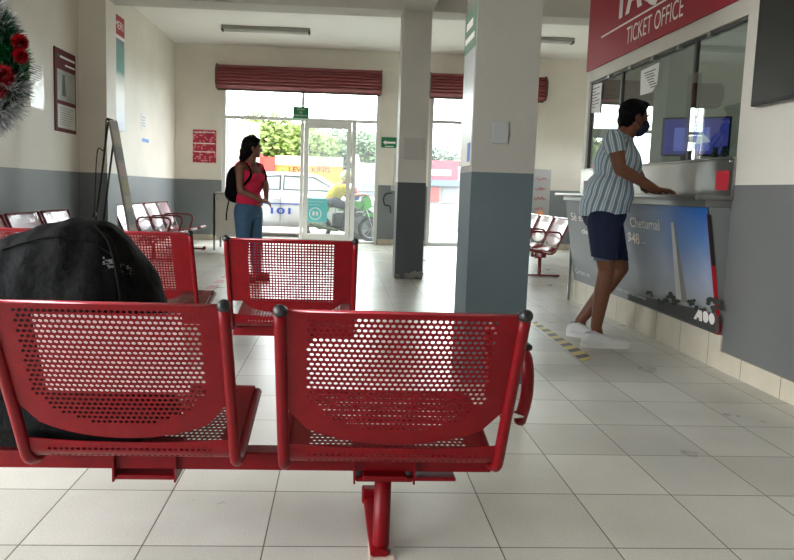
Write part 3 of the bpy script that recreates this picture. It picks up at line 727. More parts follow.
# tall banner further along the left wall
p, q = onx(112, 14, XL), onx(124, 130, XL); p.z = 3.3; q.z = 1.75
def banner_mat():
    m, nt, b = new_mat('blue teal banner print'); L = nt.links
    g = N(nt, 'ShaderNodeNewGeometry'); s = N(nt, 'ShaderNodeSeparateXYZ'); L.new(g.outputs['Position'], s.inputs[0])
    r = N(nt, 'ShaderNodeMapRange'); r.inputs['From Min'].default_value = 1.75; r.inputs['From Max'].default_value = 3.1; L.new(s.outputs['Z'], r.inputs['Value'])
    cr = N(nt, 'ShaderNodeValToRGB'); e = cr.color_ramp.elements
    e[0].position = 0; e[0].color = (*lin((150, 170, 190)), 1); e[1].position = 1; e[1].color = (*lin((92, 110, 150)), 1)
    for pos, c in ((.45, (216, 214, 205)), (.55, (190, 196, 190)), (.6, (86, 150, 140)), (.84, (110, 160, 158)), (.9, (120, 130, 150))):
        k = e.new(pos); k.color = (*lin(c), 1)
    L.new(r.outputs[0], cr.inputs[0]); L.new(cr.outputs[0], b.inputs['Base Color']); b.inputs['Roughness'].default_value = .4; return m
o = flat('wall_banner', p, q, 'L', .001, .012, banner_mat()); tag(o, 'tall narrow blue and teal banner with red heading on the left wall', 'banner')
pa = lerp2(p, q, 0, .0); pb = lerp2(p, q, 1, .17)
flat('heading_panel', pa, pb, 'L', .012, .016, M_SIGNRED, o)
flat('white_band', lerp2(p, q, 0, .17), lerp2(p, q, 1, .2), 'L', .012, .016, M_SIGNWHITE, o)
text('heading_text', 'MERI', (XL+.017, pa.y+.06, 3.12), (0, 1, 0), (0, 0, 1), .11, abs(q.y-p.y)-.12, M_SIGNWHITE, o)
# two small sheets
p, q = onx(141, 113, XL), onx(146, 132, XL); o = flat('paper_notice', p, q, 'L', .001, .004, mat('pale sheet', (226, 226, 222), .6)); tag(o, 'small pale sheet stuck on the left wall above a blue strip', 'notice')
lines('print_lines', p, q, .2, .15, .9, .8, 4, 'L', .004, mat('blue ink', (140, 160, 190), .7), o, .3)
p, q = onx(142, 138, XL), onx(148.5, 143, XL); o = flat('blue_sticker', p, q, 'L', .001, .004, mat('blue sticker', (96, 160, 226), .5)); tag(o, 'small bright blue sticker on the left wall under a pale sheet', 'sticker')
# red calendar on the back wall
def calendar_mat():
    m, nt, b = new_mat('red calendar print'); L = nt.links
    g = N(nt, 'ShaderNodeNewGeometry'); v = N(nt, 'ShaderNodeVectorMath', operation='MULTIPLY'); L.new(g.outputs['Position'], v.inputs[0]); v.inputs[1].default_value = (33, 0, 28)
    f = N(nt, 'ShaderNodeVectorMath', operation='FLOOR'); L.new(v.outputs[0], f.inputs[0]); wn = N(nt, 'ShaderNodeTexWhiteNoise'); L.new(f.outputs[0], wn.inputs['Vector'])
    t = N(nt, 'ShaderNodeMath', operation='GREATER_THAN'); L.new(wn.outputs['Value'], t.inputs[0]); t.inputs[1].default_value = .66
    fr = N(nt, 'ShaderNodeVectorMath', operation='FRACTION'); L.new(v.outputs[0], fr.inputs[0]); sp = N(nt, 'ShaderNodeSeparateXYZ'); L.new(fr.outputs[0], sp.inputs[0])
    a = N(nt, 'ShaderNodeMath', operation='GREATER_THAN'); L.new(sp.outputs['Z'], a.inputs[0]); a.inputs[1].default_value = .35
    k = N(nt, 'ShaderNodeMath', operation='MULTIPLY'); L.new(t.outputs[0], k.inputs[0]); L.new(a.outputs[0], k.inputs[1])
    x = N(nt, 'ShaderNodeMix', data_type='RGBA'); L.new(k.outputs[0], x.inputs['Factor']); x.inputs['A'].default_value = (*lin((176, 26, 56)), 1); x.inputs['B'].default_value = (*lin((226, 140, 150)), 1)
    L.new(x.outputs['Result'], b.inputs['Base Color']); b.inputs['Roughness'].default_value = .5; return m
p, q = PL_BACK(193, 129.5), PL_BACK(216, 163)
o = flat('wall_calendar', p, q, 'B', .001, .012, calendar_mat()); tag(o, 'red and white gridded calendar poster on the back wall left of the doors', 'calendar')
for i, v in enumerate((.06, .40, .655)): sub('white_band', p, q, .04, v, .96, v+.03, 'B', .012, .014, M_SIGNWHITE, o)
# green exit signs
M_GREEN = mat('green sign', (22, 120, 72), .45, var=.03)
p, q = ony(293, 106.5, YB-.02), ony(309, 118.5, YB-.02)
o = MB().box((p.x, YB-.03, p.z), (q.x, YB-.018, q.z), .002).obj('exit_sign', M_GREEN); tag(o, 'green emergency exit sign with white words hung on the door transom', 'sign')
W = q.x-p.x; Hh = p.z-q.z
for tx, f, wd in (('SALIDA', .70, .5), ('DE', .44, .18), ('EMERGENCIA', .16, .86)):
    text('lettering', tx, ((p.x+q.x)/2, YB-.0305, q.z+Hh*f), (1, 0, 0), (0, 0, 1), Hh*.15, W*wd, M_SIGNWHITE, o, align='CENTER')
MB().box((p.x+.03, YB-.018, q.z+.04), (q.x-.03, YG-.03, q.z+.1)).obj('bracket', M_ALU, o)
p, q = PL_BACK(381.5, 137), PL_BACK(396.5, 148)
o = flat('exit_sign', p, q, 'B', .001, .012, M_GREEN, bev=.002); tag(o, 'green sign with a white arrow pointing left on the pier beside the doors', 'sign')
a = lambda u, v: (lerp2(p, q, u, v).x, YB-.0125, lerp2(p, q, u, v).z)
MB().prism([a(.1, .5), a(.3, .28), a(.3, .42), a(.92, .42), a(.92, .60), a(.3, .60), a(.3, .74)], (0, -.002, 0)).obj('arrow', M_SIGNWHITE, o)
sub('small_print', p, q, .25, .84, .8, .9, 'B', .012, .014, M_SIGNWHITE, o)
# conduit and cable on the pier
o = empty('wall_cable', ony(393, 165, YB), 0, 'dark loose cable with small switch box on the pier below the arrow sign', 'cable'); L0 = o.location
z_ = lambda x, y: ony(x, y, YB-.02)-L0
MB().tube(bez([z_(395, 155), z_(394.5, 170), z_(393, 186)], 6), .008, 8).obj('conduit', M_ALUG, o, True)
MB().tube(bez([z_(392.5, 193), z_(386, 194), z_(383.5, 199), z_(385, 205), z_(390, 206), z_(390.5, 213)], 6), .012, 8).obj('loose_cable', M_BLACKP, o, True)
c = z_(393.5, 188); MB().box((c.x-.05, -.02, c.z-.05), (c.x+.05, .018, c.z+.05), .006).obj('switch_box', M_ALUG, o)
# plates and banner on the columns
p, q = ony(493, 121, 3.454), ony(507.5, 144, 3.454)
o = MB().box((p.x, 3.446, q.z), (q.x, 3.4545, p.z), .002).obj('cover_plate', mat('grey cover plate', (134, 135, 134), .5)); tag(o, 'small blank grey cover plate on the front of the large column', 'cover plate')
p, q = ony(404.5, 138, 7.655), ony(424, 160, 7.655)
o = MB().box((p.x, 7.643, q.z), (q.x, 7.6555, p.z), .002).obj('cover_plate', mat('dim cover plate', (176, 172, 166), .5)); tag(o, 'square blank grey plate on the front of the far column', 'cover plate')
XC = .685
def colside(x, y): return onx(x, y, XC-.004)
o = MB().box((XC-.006, 3.47, 1.18), (XC-.001, 3.775, 2.02), 0).obj('column_poster', mat('poster pale print', (176, 178, 176), .3, var=.3, vscale=5)); tag(o, 'pale poster with green heading on the left face of the large column', 'poster')
MB().box((XC-.009, 3.47, 1.80), (XC-.006, 3.775, 2.02)).obj('heading_panel', mat('grey green print', (104, 132, 112), .5), o)
MB().box((XC-.011, 3.5, 1.85), (XC-.009, 3.74, 1.88)).box((XC-.011, 3.55, 1.92), (XC-.009, 3.72, 1.96)).obj('heading_lines', M_SIGNWHITE, o)
MB().box((XC-.009, 3.50, 1.20), (XC-.006, 3.56, 1.30)).obj('blue_print', mat('blue print', (70, 110, 170), .5), o)
# broken plaster at the foot of the far column
o = MB(); r = random.Random(2)
for i in range(12): o.ball((.665+.31*r.random(), 7.648, .02+.05*r.random()), .03, (1.2, .35, 1), 7, 5)
tag(o.obj('plaster_rubble', mat('crumbled plaster', (120, 116, 110), .9, var=.3, vscale=30)), 'crumbled grey plaster along the foot of the far column', 'plaster', kind='stuff')

# ------------------------------------------------------------------ ticket counter
CY0, CY1 = 3.855, 6.36
PT0, PT1 = Vector((2.213, 0, .988)), Vector((2.352-.008, 0, .212))        # section of the leaning advert (top, bottom)
cnt = empty('ticket_counter', (0, 0, 0), 0, 'stainless steel ticket counter with leaning grey front panel and tiled plinth under the ticket window', 'counter')
XS0, ZS = 2.116, 1.062
MB().box((XR-.012, CY0-.03, 0), (XR-.0005, CY1, .212)).obj('tiled_plinth', M_PLINTH, cnt)
body = [(XR-.001, 0, .215), (PT1.x+.004, 0, .215), (PT0.x+.006, 0, .985), (PT0.x+.006, 0, 1.03), (XR-.001, 0, 1.03)]
MB().prism([(x, CY0, z) for x, _, z in body], (0, CY1-CY0, 0)).obj('counter_body', mat('grey counter paint', (112, 115, 114), .5, var=.04), cnt)
MB().box((2.19, CY0-.005, .992), (XR-.001, CY1+.02, 1.036), .003).obj('apron', M_STEELD, cnt)
MB().box((XS0+.01, CY0-.02, 1.035), (XR-.001, CY1+.06, ZS), .006).tube([(XS0+.012, CY0-.02, ZS-.014), (XS0+.012, CY1+.06, ZS-.014)], .016, 12).obj('shelf', M_STEEL, cnt)
MB().box((XR-.016, CY0-.02, ZS), (XR-.001, CY1-.02, 1.29), .002).box((XR-.03, CY0-.02, 1.285), (XR-.001, CY1-.02, 1.297), .003).obj('splashback', M_STEEL, cnt)
for yy in (CY0+.02, CY1-.1): MB().lathe([(0, 0), (.007, 0), (.006, .004), (0, .005)], 10, Matrix.Translation((XR-.016, yy, 1.27)) @ Matrix.Rotation(-PI/2, 4, 'Y')).obj('screw', M_CHROME, cnt)
MB().box((2.285, CY1+.005, 0), (2.31, CY1+.03, 1.035), .003).obj('end_leg', M_STEELD, cnt)
p, q = onx(716, 171, XR-.02), onx(727, 191, XR-.02)
o = MB().box((XR-.0185, q.y, q.z+.005), (XR-.0165, p.y, p.z)).obj('red_label', mat('red label', (196, 34, 54), .5)); tag(o, 'red rectangular label stuck on the steel splashback near its right end', 'sticker')

# advertising panel leaning on the counter front
adv = empty('advert_panel', (0, 0, 0), 0, 'grey blue advertising panel with an obelisk photo on the counter front', 'advert')
an = Vector((PT1.z-PT0.z, 0, PT0.x-PT1.x)); an = Vector((-abs(an.x), 0, -abs(an.z)*1.0)); 
up_ = (PT0-PT1).normalized(); right_ = Vector((0, -1, 0)); nrm = right_.cross(up_).normalized()
AP = Vector((PT1.x-.006, 0, PT1.z))
def ad(x, y, lift=0): return onp(x, y, AP + nrm*.004, nrm) + nrm*lift
def admat():
    m, nt, b = new_mat('advert print'); L = nt.links
    g = N(nt, 'ShaderNodeNewGeometry'); s = N(nt, 'ShaderNodeSeparateXYZ'); L.new(g.outputs['Position'], s.inputs[0])
    ry = N(nt, 'ShaderNodeMapRange'); ry.inputs['From Min'].default_value = 5.2; ry.inputs['From Max'].default_value = 4.1; L.new(s.outputs['Y'], ry.inputs['Value'])
    rz = N(nt, 'ShaderNodeMapRange'); rz.inputs['From Min'].default_value = .2; rz.inputs['From Max'].default_value = 1.0; L.new(s.outputs['Z'], rz.inputs['Value'])
    nz = N(nt, 'ShaderNodeTexNoise'); nz.inputs['Scale'].default_value = 3.5; nz.inputs['Detail'].default_value = 5; L.new(g.outputs['Position'], nz.inputs['Vector'])
    sky = N(nt, 'ShaderNodeValToRGB'); e = sky.color_ramp.elements
    e[0].position = .12; e[0].color = (*lin((58, 58, 60)), 1); e[1].position = 1; e[1].color = (*lin((34, 92, 168)), 1)
    for ps, c in ((.2, (150, 152, 158)), (.4, (150, 160, 182)), (.7, (88, 124, 178))): k = e.new(ps); k.color = (*lin(c), 1)
    ad_ = N(nt, 'ShaderNodeMath', operation='MULTIPLY_ADD'); L.new(nz.outputs['Fac'], ad_.inputs[0]); ad_.inputs[1].default_value = -.28; L.new(rz.outputs[0], ad_.inputs[2])
    a2 = N(nt, 'ShaderNodeMath', operation='ADD'); L.new(ad_.outputs[0], a2.inputs[0]); a2.inputs[1].default_value = .15; L.new(a2.outputs[0], sky.inputs[0])
    mx = N(nt, 'ShaderNodeMix', data_type='RGBA'); L.new(ry.outputs[0], mx.inputs['Factor']); mx.inputs['A'].default_value = (*lin((116, 119, 122)), 1); L.new(sky.outputs[0], mx.inputs['B'])
    L.new(mx.outputs['Result'], b.inputs['Base Color']); b.inputs['Roughness'].default_value = .35; return m
Pb, Pt = AP, AP + (PT0-PT1)
mb = MB().prism([(Pb.x, CY0, Pb.z), (Pb.x, CY1-.01, Pb.z), (Pt.x, CY1-.01, Pt.z), (Pt.x, CY0, Pt.z)], nrm*.004); mb.obj('printed_board', admat(), adv)
def adpoly(name, px, material, lift): return MB().prism([ad(x, y, lift) for x, y in px], nrm*.001).obj(name, material, adv)
adpoly('obelisk_print', ((671.5, 223), (674, 221), (681, 262), (687.5, 303), (677, 300)), mat('obelisk shaded face', (128, 126, 122), .5), .0008)
adpoly('obelisk_print', ((671.5, 223), (673.5, 221.5), (678, 262), (682, 300), (676.5, 299)), mat('obelisk lit face', (190, 190, 188), .5), .0022)
adpoly('ground_print', ((628, 292), (650, 298), (680, 305), (700, 309), (719, 316), (719.5, 333), (660, 311), (628, 299.5)), mat('dark ground print', (66, 66, 66), .6), .0004)
r = random.Random(4)
for x, y, s in ((650, 294, 1.3), (666, 299, 1.5), (671, 297, 2), (676, 303, 1.5), (692, 303, 1.6), (699, 308, 1.4), (706, 312, 1.5), (713, 303, 2.2), (716, 308, 1.8), (661, 302, 1.2)):
    tr = MB()
    for k in range(7):
        dx, dy = r.uniform(-2, 2)*s, r.uniform(-2, 2)*s
        tr.prism([ad(x+dx+math.cos(t)*s*1.2, y+dy+math.sin(t)*s*1.2, .0026+.0002*k) for t in [i*PI/3 for i in range(6)]], nrm*.0002)
    tag(tr.obj('tree_print', mat('dark tree print', (44, 50, 42), .7), adv), kind='stuff')
def adtext(name, body, x0, y0, x1, y1, hpx, material=M_SIGNWHITE, bold=0):
    """Text between two pixels of its baseline."""
    a, c = ad(x0, y0), ad(x1, y1); a2 = ad(x0, y0-hpx); hh = (a2-a).dot(up_)
    return text(name, body, Vector((AP.x, a.y, 0)) + nrm*.005 + up_*((a.z-AP.z)/up_.z) + Vector((0, 0, AP.z)), right_, up_, hh, abs(a.y-c.y), material, adv, lift=.0005, bold=bold)
adtext('headline', 'Sé el próximo en', 571.5, 220, 622, 225.5, 8); adtext('headline', 'Chetumal', 630.5, 226.5, 660, 229.5, 10, bold=.02)
adtext('price', 'desde', 582, 233, 600, 235, 5); adtext('price', '$48', 628.5, 242, 640, 243.5, 10.5, bold=.03)
adtext('small_print', '.....', 641, 243, 646, 243.5, 7)
adtext('small_print', 'Compra en', 575.8, 272.5, 590, 276, 5); adtext('small_print', 'Consulta restricciones', 610, 287, 646, 298, 3.2, mat('pale print', (190, 190, 190), .6))
# the emblem: four slanted white shapes reading ADO
for name, px in (('emblem_letter', ((694, 318.5), (699, 309.5), (702.5, 310.5), (702.5, 321.5), (699.5, 320.5), (699.5, 317.8), (697.5, 317), (696.8, 319.5))),):
    adpoly(name, px, M_SIGNWHITE, .003)
def oval(cx, cy, rx, ry, cut=None):
    pts = [(cx+math.cos(t)*rx, cy+math.sin(t)*ry + (math.cos(t)*rx)*.28) for t in [i*2*PI/20 for i in range(20)]]
    if cut is not None: pts = [(max(x, cut), y) for x, y in pts]
    return pts
adpoly('emblem_letter', oval(706, 316.8, 3.0, 5.8, 703.6), M_SIGNWHITE, .003); adpoly('emblem_letter', oval(712.3, 318.8, 2.9, 5.6), M_SIGNWHITE, .003)
# red and black edge strip on the panel end
e0 = [(Pb.x-.006, CY0-.004, Pb.z), (Pb.x+.02, CY0-.004, Pb.z), (Pt.x+.022, CY0-.004, Pt.z-.04), (Pt.x-.004, CY0-.004, Pt.z-.04)]
MB().prism(e0, (0, .003, 0)).obj('edge_strip', mat('red edge vinyl', (170, 22, 36), .45), adv)
lm = [Vector(e0[i]).lerp(Vector(e0[3-i]), t) for i, t in ((0, .58), (1, .58))]
MB().prism([lm[0]+Vector((0, -.002, 0)), lm[1]+Vector((0, -.002, 0)), Vector(e0[2])+Vector((0, -.002, 0)), Vector(e0[3])+Vector((0, -.002, 0))], (0, .0015, 0)).obj('edge_strip', mat('black edge vinyl', (26, 22, 24), .5), adv)
# small card on the far end of the counter
p = ony(579, 190, 6.2)
o = MB().box((p.x+.03, 6.16, ZS+.0005), (p.x+.17, 6.18, ZS+.12), .002).obj('card_stand', mat('pink card', (222, 190, 186), .5)); tag(o, 'small pale pink card standing on the far end of the counter shelf', 'card')

# ------------------------------------------------------------------ ticket window
yj = [onx(616.5, 120, XR).y, onx(688.5, 100, XR).y]
tw = MB()
for y in (WY0, yj[1], yj[0], WY1): tw.box((XR+.02, y-.011, WZ0), (XR+.05, y+.011, WZ1))
tw.box((XR+.02, WY0, WZ0), (XR+.05, WY1, WZ0+.02)).box((XR+.02, WY0, WZ1-.02), (XR+.05, WY1, WZ1))
win3 = tag(tw.obj('window_3', mat('dark window bead', (76, 76, 72), .45)), 'ticket office window in three glass panes', kind='structure')
for a, c in zip((WY0, yj[1], yj[0]), (yj[1], yj[0], WY1)): MB().box((XR+.033, a+.011, WZ0+.02), (XR+.037, c-.011, WZ1-.02)).obj('pane', M_TGLASS, win3)
for x, y in ((609, 76), (630.5, 66), (653, 56), (678.8, 46), (709.8, 32)):
    p = onx(x, y, XR+.01); MB().box((XR+.002, p.y-.02, WZ1-.035), (XR+.035, p.y+.02, WZ1+.004), .004).obj('glass_clip', M_STEELD, win3)
def pane_sheet(name, px, label, seed):
    P = [onx(x, y, XR+.026) for x, y in px]
    o = MB().prism(P, (.001, 0, 0)).obj(name, M_PAPER); tag(o, label, 'notice'); mb = MB(); r = random.Random(seed)
    for i in range(7):
        t = .15+.11*i; a = P[0].lerp(P[3], t).lerp(P[1].lerp(P[2], t), .12); c = P[0].lerp(P[3], t).lerp(P[1].lerp(P[2], t), .9-.4*r.random())
        mb.box((XR+.024, a.y, a.z), (XR+.0255, c.y, a.z-.008))
    mb.obj('print_lines', M_INK, o); return o
pane_sheet('paper_notice', ((641, 71), (659.5, 62), (657, 84), (652, 92), (640, 95.5)), 'white printed sheet with a curled corner taped to the ticket window above the man', 3)
pane_sheet('paper_notice', ((591.5, 85.5), (602, 82.5), (600, 113), (590.5, 113)), 'white printed sheet taped at the far left end of the ticket window', 8)
# clear tape strips over the joint
o = MB().prism([onx(x, y, XR+.018) for x, y in ((688.5, 75), (698, 72), (692, 150), (683, 152))], (.001, 0, 0)).obj('plastic_strip', glass_mat('clear crinkled tape', (225, 230, 228), 2.6)); tag(o, 'strip of clear shiny tape down the joint of the ticket window', 'tape')
# behind the glass
desk = MB().box((XR+.16, YE0+.1, 1.17), (XR+.75, YE1-.2, 1.21), .004).box((XR+.16, YE0+.1, 0), (XR+.19, YE1-.2, 1.17)).obj('booth_desk', mat('booth desk', (150, 146, 138), .5)); tag(desk, 'plain desk top behind the ticket window glass', 'desk')
mo = empty('computer_monitor', (XR+.38, 5.02, 1.21), math.radians(-32), 'computer monitor glowing blue behind the right pane of the ticket window', 'monitor')
MB().box((-.24, -.02, .16), (.24, .02, .46), .006).obj('screen_housing', M_BLACKP, mo)
MB().box((-.225, -.022, .175), (.225, -.0205, .445)).obj('screen', mat('lit blue screen', (52, 54, 132), .3, emit=1.1), mo)
MB().box((-.15, -.0235, .2), (.10, -.0225, .38)).obj('screen_window', mat('lit pale window', (104, 110, 196), .3, emit=1.0), mo)
MB().prism([(.0, -.025, .25), (.11, -.025, .27), (.03, -.025, .36)], (0, .001, 0)).obj('screen_arrow', mat('lit white arrow', (210, 214, 235), .3, emit=.7), mo)
MB().tube([(0, .02, .0), (0, .03, .24)], .02, 10).box((-.12, -.06, 0), (.12, .1, .012), .003).obj('stand', M_BLACKP, mo)
for x, y, lb in ((715.5, 155, 'small dark tent card on the booth desk, left of two behind the right pane'), (724.5, 157, 'small dark tent card on the booth desk, right of two behind the right pane')):
    p = onx(x, y, XR+.22); o = MB().prism([(XR+.2, p.y-.05, 1.2115), (XR+.2, p.y+.05, 1.2115), (XR+.2, p.y, 1.40)], (.03, 0, 0)).obj('tent_card', mat('dark card', (52, 62, 56), .5)); tag(o, lb, 'card')
p = onx(686, 152, XR+.25); o = MB().box((XR+.2, p.y-.06, 1.2105), (XR+.28, p.y+.06, 1.25), .01).tube([(XR+.24, p.y, 1.25), (XR+.24, p.y, 1.33)], .012, 8).ball((XR+.24, p.y, 1.35), .03).obj('desk_microphone', M_BLACKP); tag(o, 'small black microphone on the booth desk behind the glass joint', 'microphone')

# ticket office sign above the window
sy1 = YE1-.012; sz0 = 2.228
sign = MB().box((XR-.022, 3.75, sz0), (XR-.001, sy1, 3.15), .003).obj('ticket_office_sign', M_SIGNRED); tag(sign, 'large maroon sign with white ticket office lettering above the ticket window', 'sign')
XP = XR-.023
a, c = onx(626, 44.5, XP), onx(682.5, 20.5, XP); h_ = onx(626, 27.5, XP).z-a.z
text('lettering', 'TICKET OFFICE', (XP, a.y, a.z), (0, -1, 0), (0, 0, 1), h_, abs(a.y-c.y), M_SIGNWHITE, sign, lift=.001)
p0 = onx(601.5, 37.5, XP); p1 = onx(665, 0, XP); MB().box((XP-.003, p0.y, p0.z-.006), (XP, 3.95, p0.z+.008)).obj('rule_line', M_SIGNWHITE, sign)
a = onx(614.5, 20.5, XP); c = onx(655.5, 0, XP); text('lettering', 'TAQUILLA', (XP, a.y, a.z+.005), (0, -1, 0), (0, 0, 1), .30, abs(a.y-c.y)*7.6/3.1, M_SIGNWHITE, sign, lift=.001, bold=.045)

# television on the near right wall
tvp, tvq = onx(750, 107, 2.29), onx(794, 101, 2.29)
tv = empty('television', (2.32, tvp.y-.5, tvp.z), 0, 'black flat television on the right wall beside the ticket window', 'television')
MB().box((-.03, -.62, 0), (.012, .5, .66), .006).obj('tv_case', M_BLACKP, tv)
MB().box((-.032, -.607, .02), (-.0295, .487, .647)).obj('tv_screen', mat('dark tv screen', (34, 36, 38), .22, spec=.6), tv)
MB().box((.012, -.2, .2), (XR-2.32-.001, .1, .45)).obj('wall_mount', M_BLACKP, tv)

# ------------------------------------------------------------------ left side things
# folding sign board with a cord
YA = 6.95
ft = ony(112, 121, YA); fbp = ony(134, 245, YA)
slope = (fbp.x-ft.x)/(fbp.z-ft.z); xb = ft.x + slope*(0-ft.z)
ab = empty('sandwich_board', (ft.x, YA, 0), 0, 'tall folding sign board with printed face and hanging black cord near the left pilaster', 'sign board')
zt_ = ft.z; dxr = xb-ft.x
def on(u, y, off=0):  # along the right panel
    return (dxr*u + off, y, zt_*(1-u))
n_ = Vector((zt_, 0, dxr)).normalized()
yw = .24
MB().prism([(0, -yw/2, zt_), (0, yw/2, zt_), (dxr, yw/2, 0), (dxr, -yw/2, 0)], n_*.018).obj('front_panel', mat('grey panel', (140, 135, 126), .85, var=.1, vscale=7), ab)
mb = MB(); r = random.Random(9); mz = []
for i in range(9):
    u0 = .06+.1*i; cc = ((160, 150, 132), (122, 122, 120), (166, 140, 136), (146, 142, 114))[i % 4]
    M_ = mat('board print %d' % (i % 4), cc, .85, var=.2, vscale=20)
    MB().prism([Vector(on(u0, -yw*.42))+n_*.0185, Vector(on(u0, yw*.42))+n_*.0185, Vector(on(u0+.08, yw*.42))+n_*.0185, Vector(on(u0+.08, -yw*.42))+n_*.0185], n_*.0015).obj('printed_block', M_, ab)
xl_ = ony(100.5, 216, YA).x-ft.x; zl_ = ony(100.5, 216, YA).z; sl = xl_/(zl_-zt_)
for y in (-yw/2+.01, yw/2-.01): MB().tube([(0, y, zt_-.02), (-sl*-zt_*1.0 if False else sl*(-zt_), y, 0)], .011, 8).obj('back_leg', M_BLACKP, ab, True)
MB().tube([(0, -yw/2, zt_+.005), (0, yw/2, zt_+.005)], .016, 10).obj('hinge_bar', M_BLACKP, ab, True)
ck = ony(100, 214, YA)-Vector((ft.x, YA, 0)); MB().tube(bez([(-.01, -yw/2-.02, zt_), (-.03, -yw/2-.03, zt_-.3), (ck.x*.75, -yw/2-.03, zt_*.8), (ck.x, -yw/2-.03, ck.z)], 8), .006, 6).ball((ck.x, -yw/2-.03, ck.z), .02, (1, 1, 1.6)).obj('cord', M_BLACKP, ab, True)

# christmas wreath of tinsel, hung on a cord from the ceiling
WYY = 3.0
wc = ony(-44, 62, WYY); R0 = .235
wr = empty('christmas_wreath', wc, 0, 'christmas wreath of green, silver and red tinsel hanging at the left edge', 'wreath')
def tinsel(name, a0, a1, rad, material, seed, R=R0, n=2600, rr=None):
    r = random.Random(seed); mb = MB(); bm = mb.bm
    for i in range(n):
        a = math.radians(a0 + (a1-a0)*r.random()); c = Vector((math.cos(a)*R, 0, math.sin(a)*R*1.12))
        d = Vector((r.gauss(0, 1), r.gauss(0, 1), r.gauss(0, 1))).normalized(); l = rad*(.55+.55*r.random()); w = .007
        s = d.cross(Vector((r.random()-.5, r.random()-.5, r.random()-.5))).normalized()*w
        bm.faces.new([bm.verts.new(c+d*rad*.12-s), bm.verts.new(c+d*rad*.12+s), bm.verts.new(c+d*l)])
    return mb.obj(name, material, wr)
M_TG = mat('green tinsel', (16, 92, 50), .28, metal=.5); M_TS = mat('silver tinsel', (168, 170, 172), .3, metal=.4); M_TR = mat('red tinsel', (176, 14, 36), .3, metal=.4); M_TO = mat('gold tinsel', (206, 160, 80), .25, metal=.9)
tinsel('silver_tinsel', 30, 75, .10, M_TS, 1, n=3200); tinsel('green_tinsel', 4, 40, .09, M_TG, 2); tinsel('green_tinsel', -34, 8, .085, M_TG, 3, R=R0*1.05); tinsel('silver_tinsel', -82, -14, .115, M_TS, 4, R=R0*1.05, n=4000)
tinsel('green_tinsel', 75, 280, .085, M_TG, 5, n=6000); tinsel('gold_tinsel', -80, -66, .07, M_TO, 6, R=R0*1.25, n=500)
def tuft(name, x, y, rad, material, seed, n=1500, dy=-.06):
    r = random.Random(seed); mb = MB(); c = ony(x, y, WYY+dy)-wc
    for i in range(n):
        d = Vector((r.gauss(0, 1), r.gauss(0, 1), r.gauss(0, 1))).normalized(); l = rad*(.5+.6*r.random()); s = d.orthogonal().normalized()*.007
        mb.bm.faces.new([mb.bm.verts.new(c+d*rad*.1-s), mb.bm.verts.new(c+d*rad*.1+s), mb.bm.verts.new(c+d*l)])
    return mb.obj(name, material, wr)
tuft('red_tinsel', 20, 42, .038, M_TR, 7, dy=-.03); tuft('red_tinsel', 20, 56, .036, M_TR, 8, dy=-.03); tuft('red_tinsel', 3, 76, .052, M_TR, 9); tuft('red_tinsel', -2, 88, .045, M_TR, 10)
MB().tube([(0, 0, R0*1.12), (0, 0, ZC-wc.z)], .004, 6).obj('hanging_cord', M_BLACKP, wr)
MB().tube([(math.cos(t)*R0, 0, math.sin(t)*R0*1.12) for t in [i*2*PI/32 for i in range(32)]], .02, 8, closed=True).obj('wreath_ring', M_TG, wr)

# white desk by the entrance
dk = onz(213, 250, 0); DX0 = dk.x; DY0 = dk.y; dtop = ony(215, 192, DY0).z
d = empty('entrance_desk', (DX0, DY0, 0), 0, 'plain white desk with grey side panel standing by the doors behind the woman', 'desk')
MB().box((-.03, -.02, dtop-.03), (.62, .62, dtop), .003).obj('desk_top', M_WHITE, d)
MB().box((0, 0, .22), (.56, .018, dtop-.03)).obj('front_panel', mat('pale desk panel', (206, 204, 198), .5), d)
for x, y in ((.0, .0), (.54, 0), (0, .56), (.54, .56)): MB().box((x, y, .012), (x+.03, y+.03, dtop-.03)).box((x, y, 0), (x+.03, y+.03, .012)).obj('leg', M_STEELD, d)
MB().lathe([(0, 0), (.018, 0), (.018, .003), (0, .003)], 12, Matrix.Translation((.05, -.001, dtop-.12)) @ Matrix.Rotation(PI/2, 4, 'X')).obj('lock', M_CHROME, d)

# poster board by the right bench
p = ony(532, 169, 11.2); q = ony(549, 240, 11.2)
pb = empty('poster_board', ((p.x+q.x)/2, 11.2, 0), math.radians(32), 'white board with red handwriting and orange picture standing behind the far right bench', 'sign board')
w_ = (q.x-p.x)/2/math.cos(math.radians(32))
MB().box((-w_, -.01, .3), (w_, .01, p.z), .003).obj('board', M_WHITE, pb)
for sx in (-1, 1): MB().tube([(sx*(w_-.02), .015, .02), (sx*(w_-.02), .015, .6)], .012, 8).box((sx*(w_-.02)-.012, -.15, 0), (sx*(w_-.02)+.012, .18, .02)).obj('leg', M_ALUG, pb)
MR_ = mat('red marker', (206, 70, 60), .6); r = random.Random(12)
for k in range(4):
    z = p.z-.16-.17*k; mb = MB(); pts = [(-w_*.8+i*.028, -.012, z+r.uniform(-.03, .03)) for i in range(int(w_*1.5/.028))]
    mb.tube(pts, .005, 5); mb.obj('handwriting', MR_, pb)
ang = [i*PI/10 for i in range(11)]; MB().prism([(-.02+math.cos(t)*w_*.6, -.0105, .62+math.sin(t)*.16) for t in ang], (0, -.002, 0)).obj('orange_picture', mat('orange print', (236, 150, 96), .6), pb)

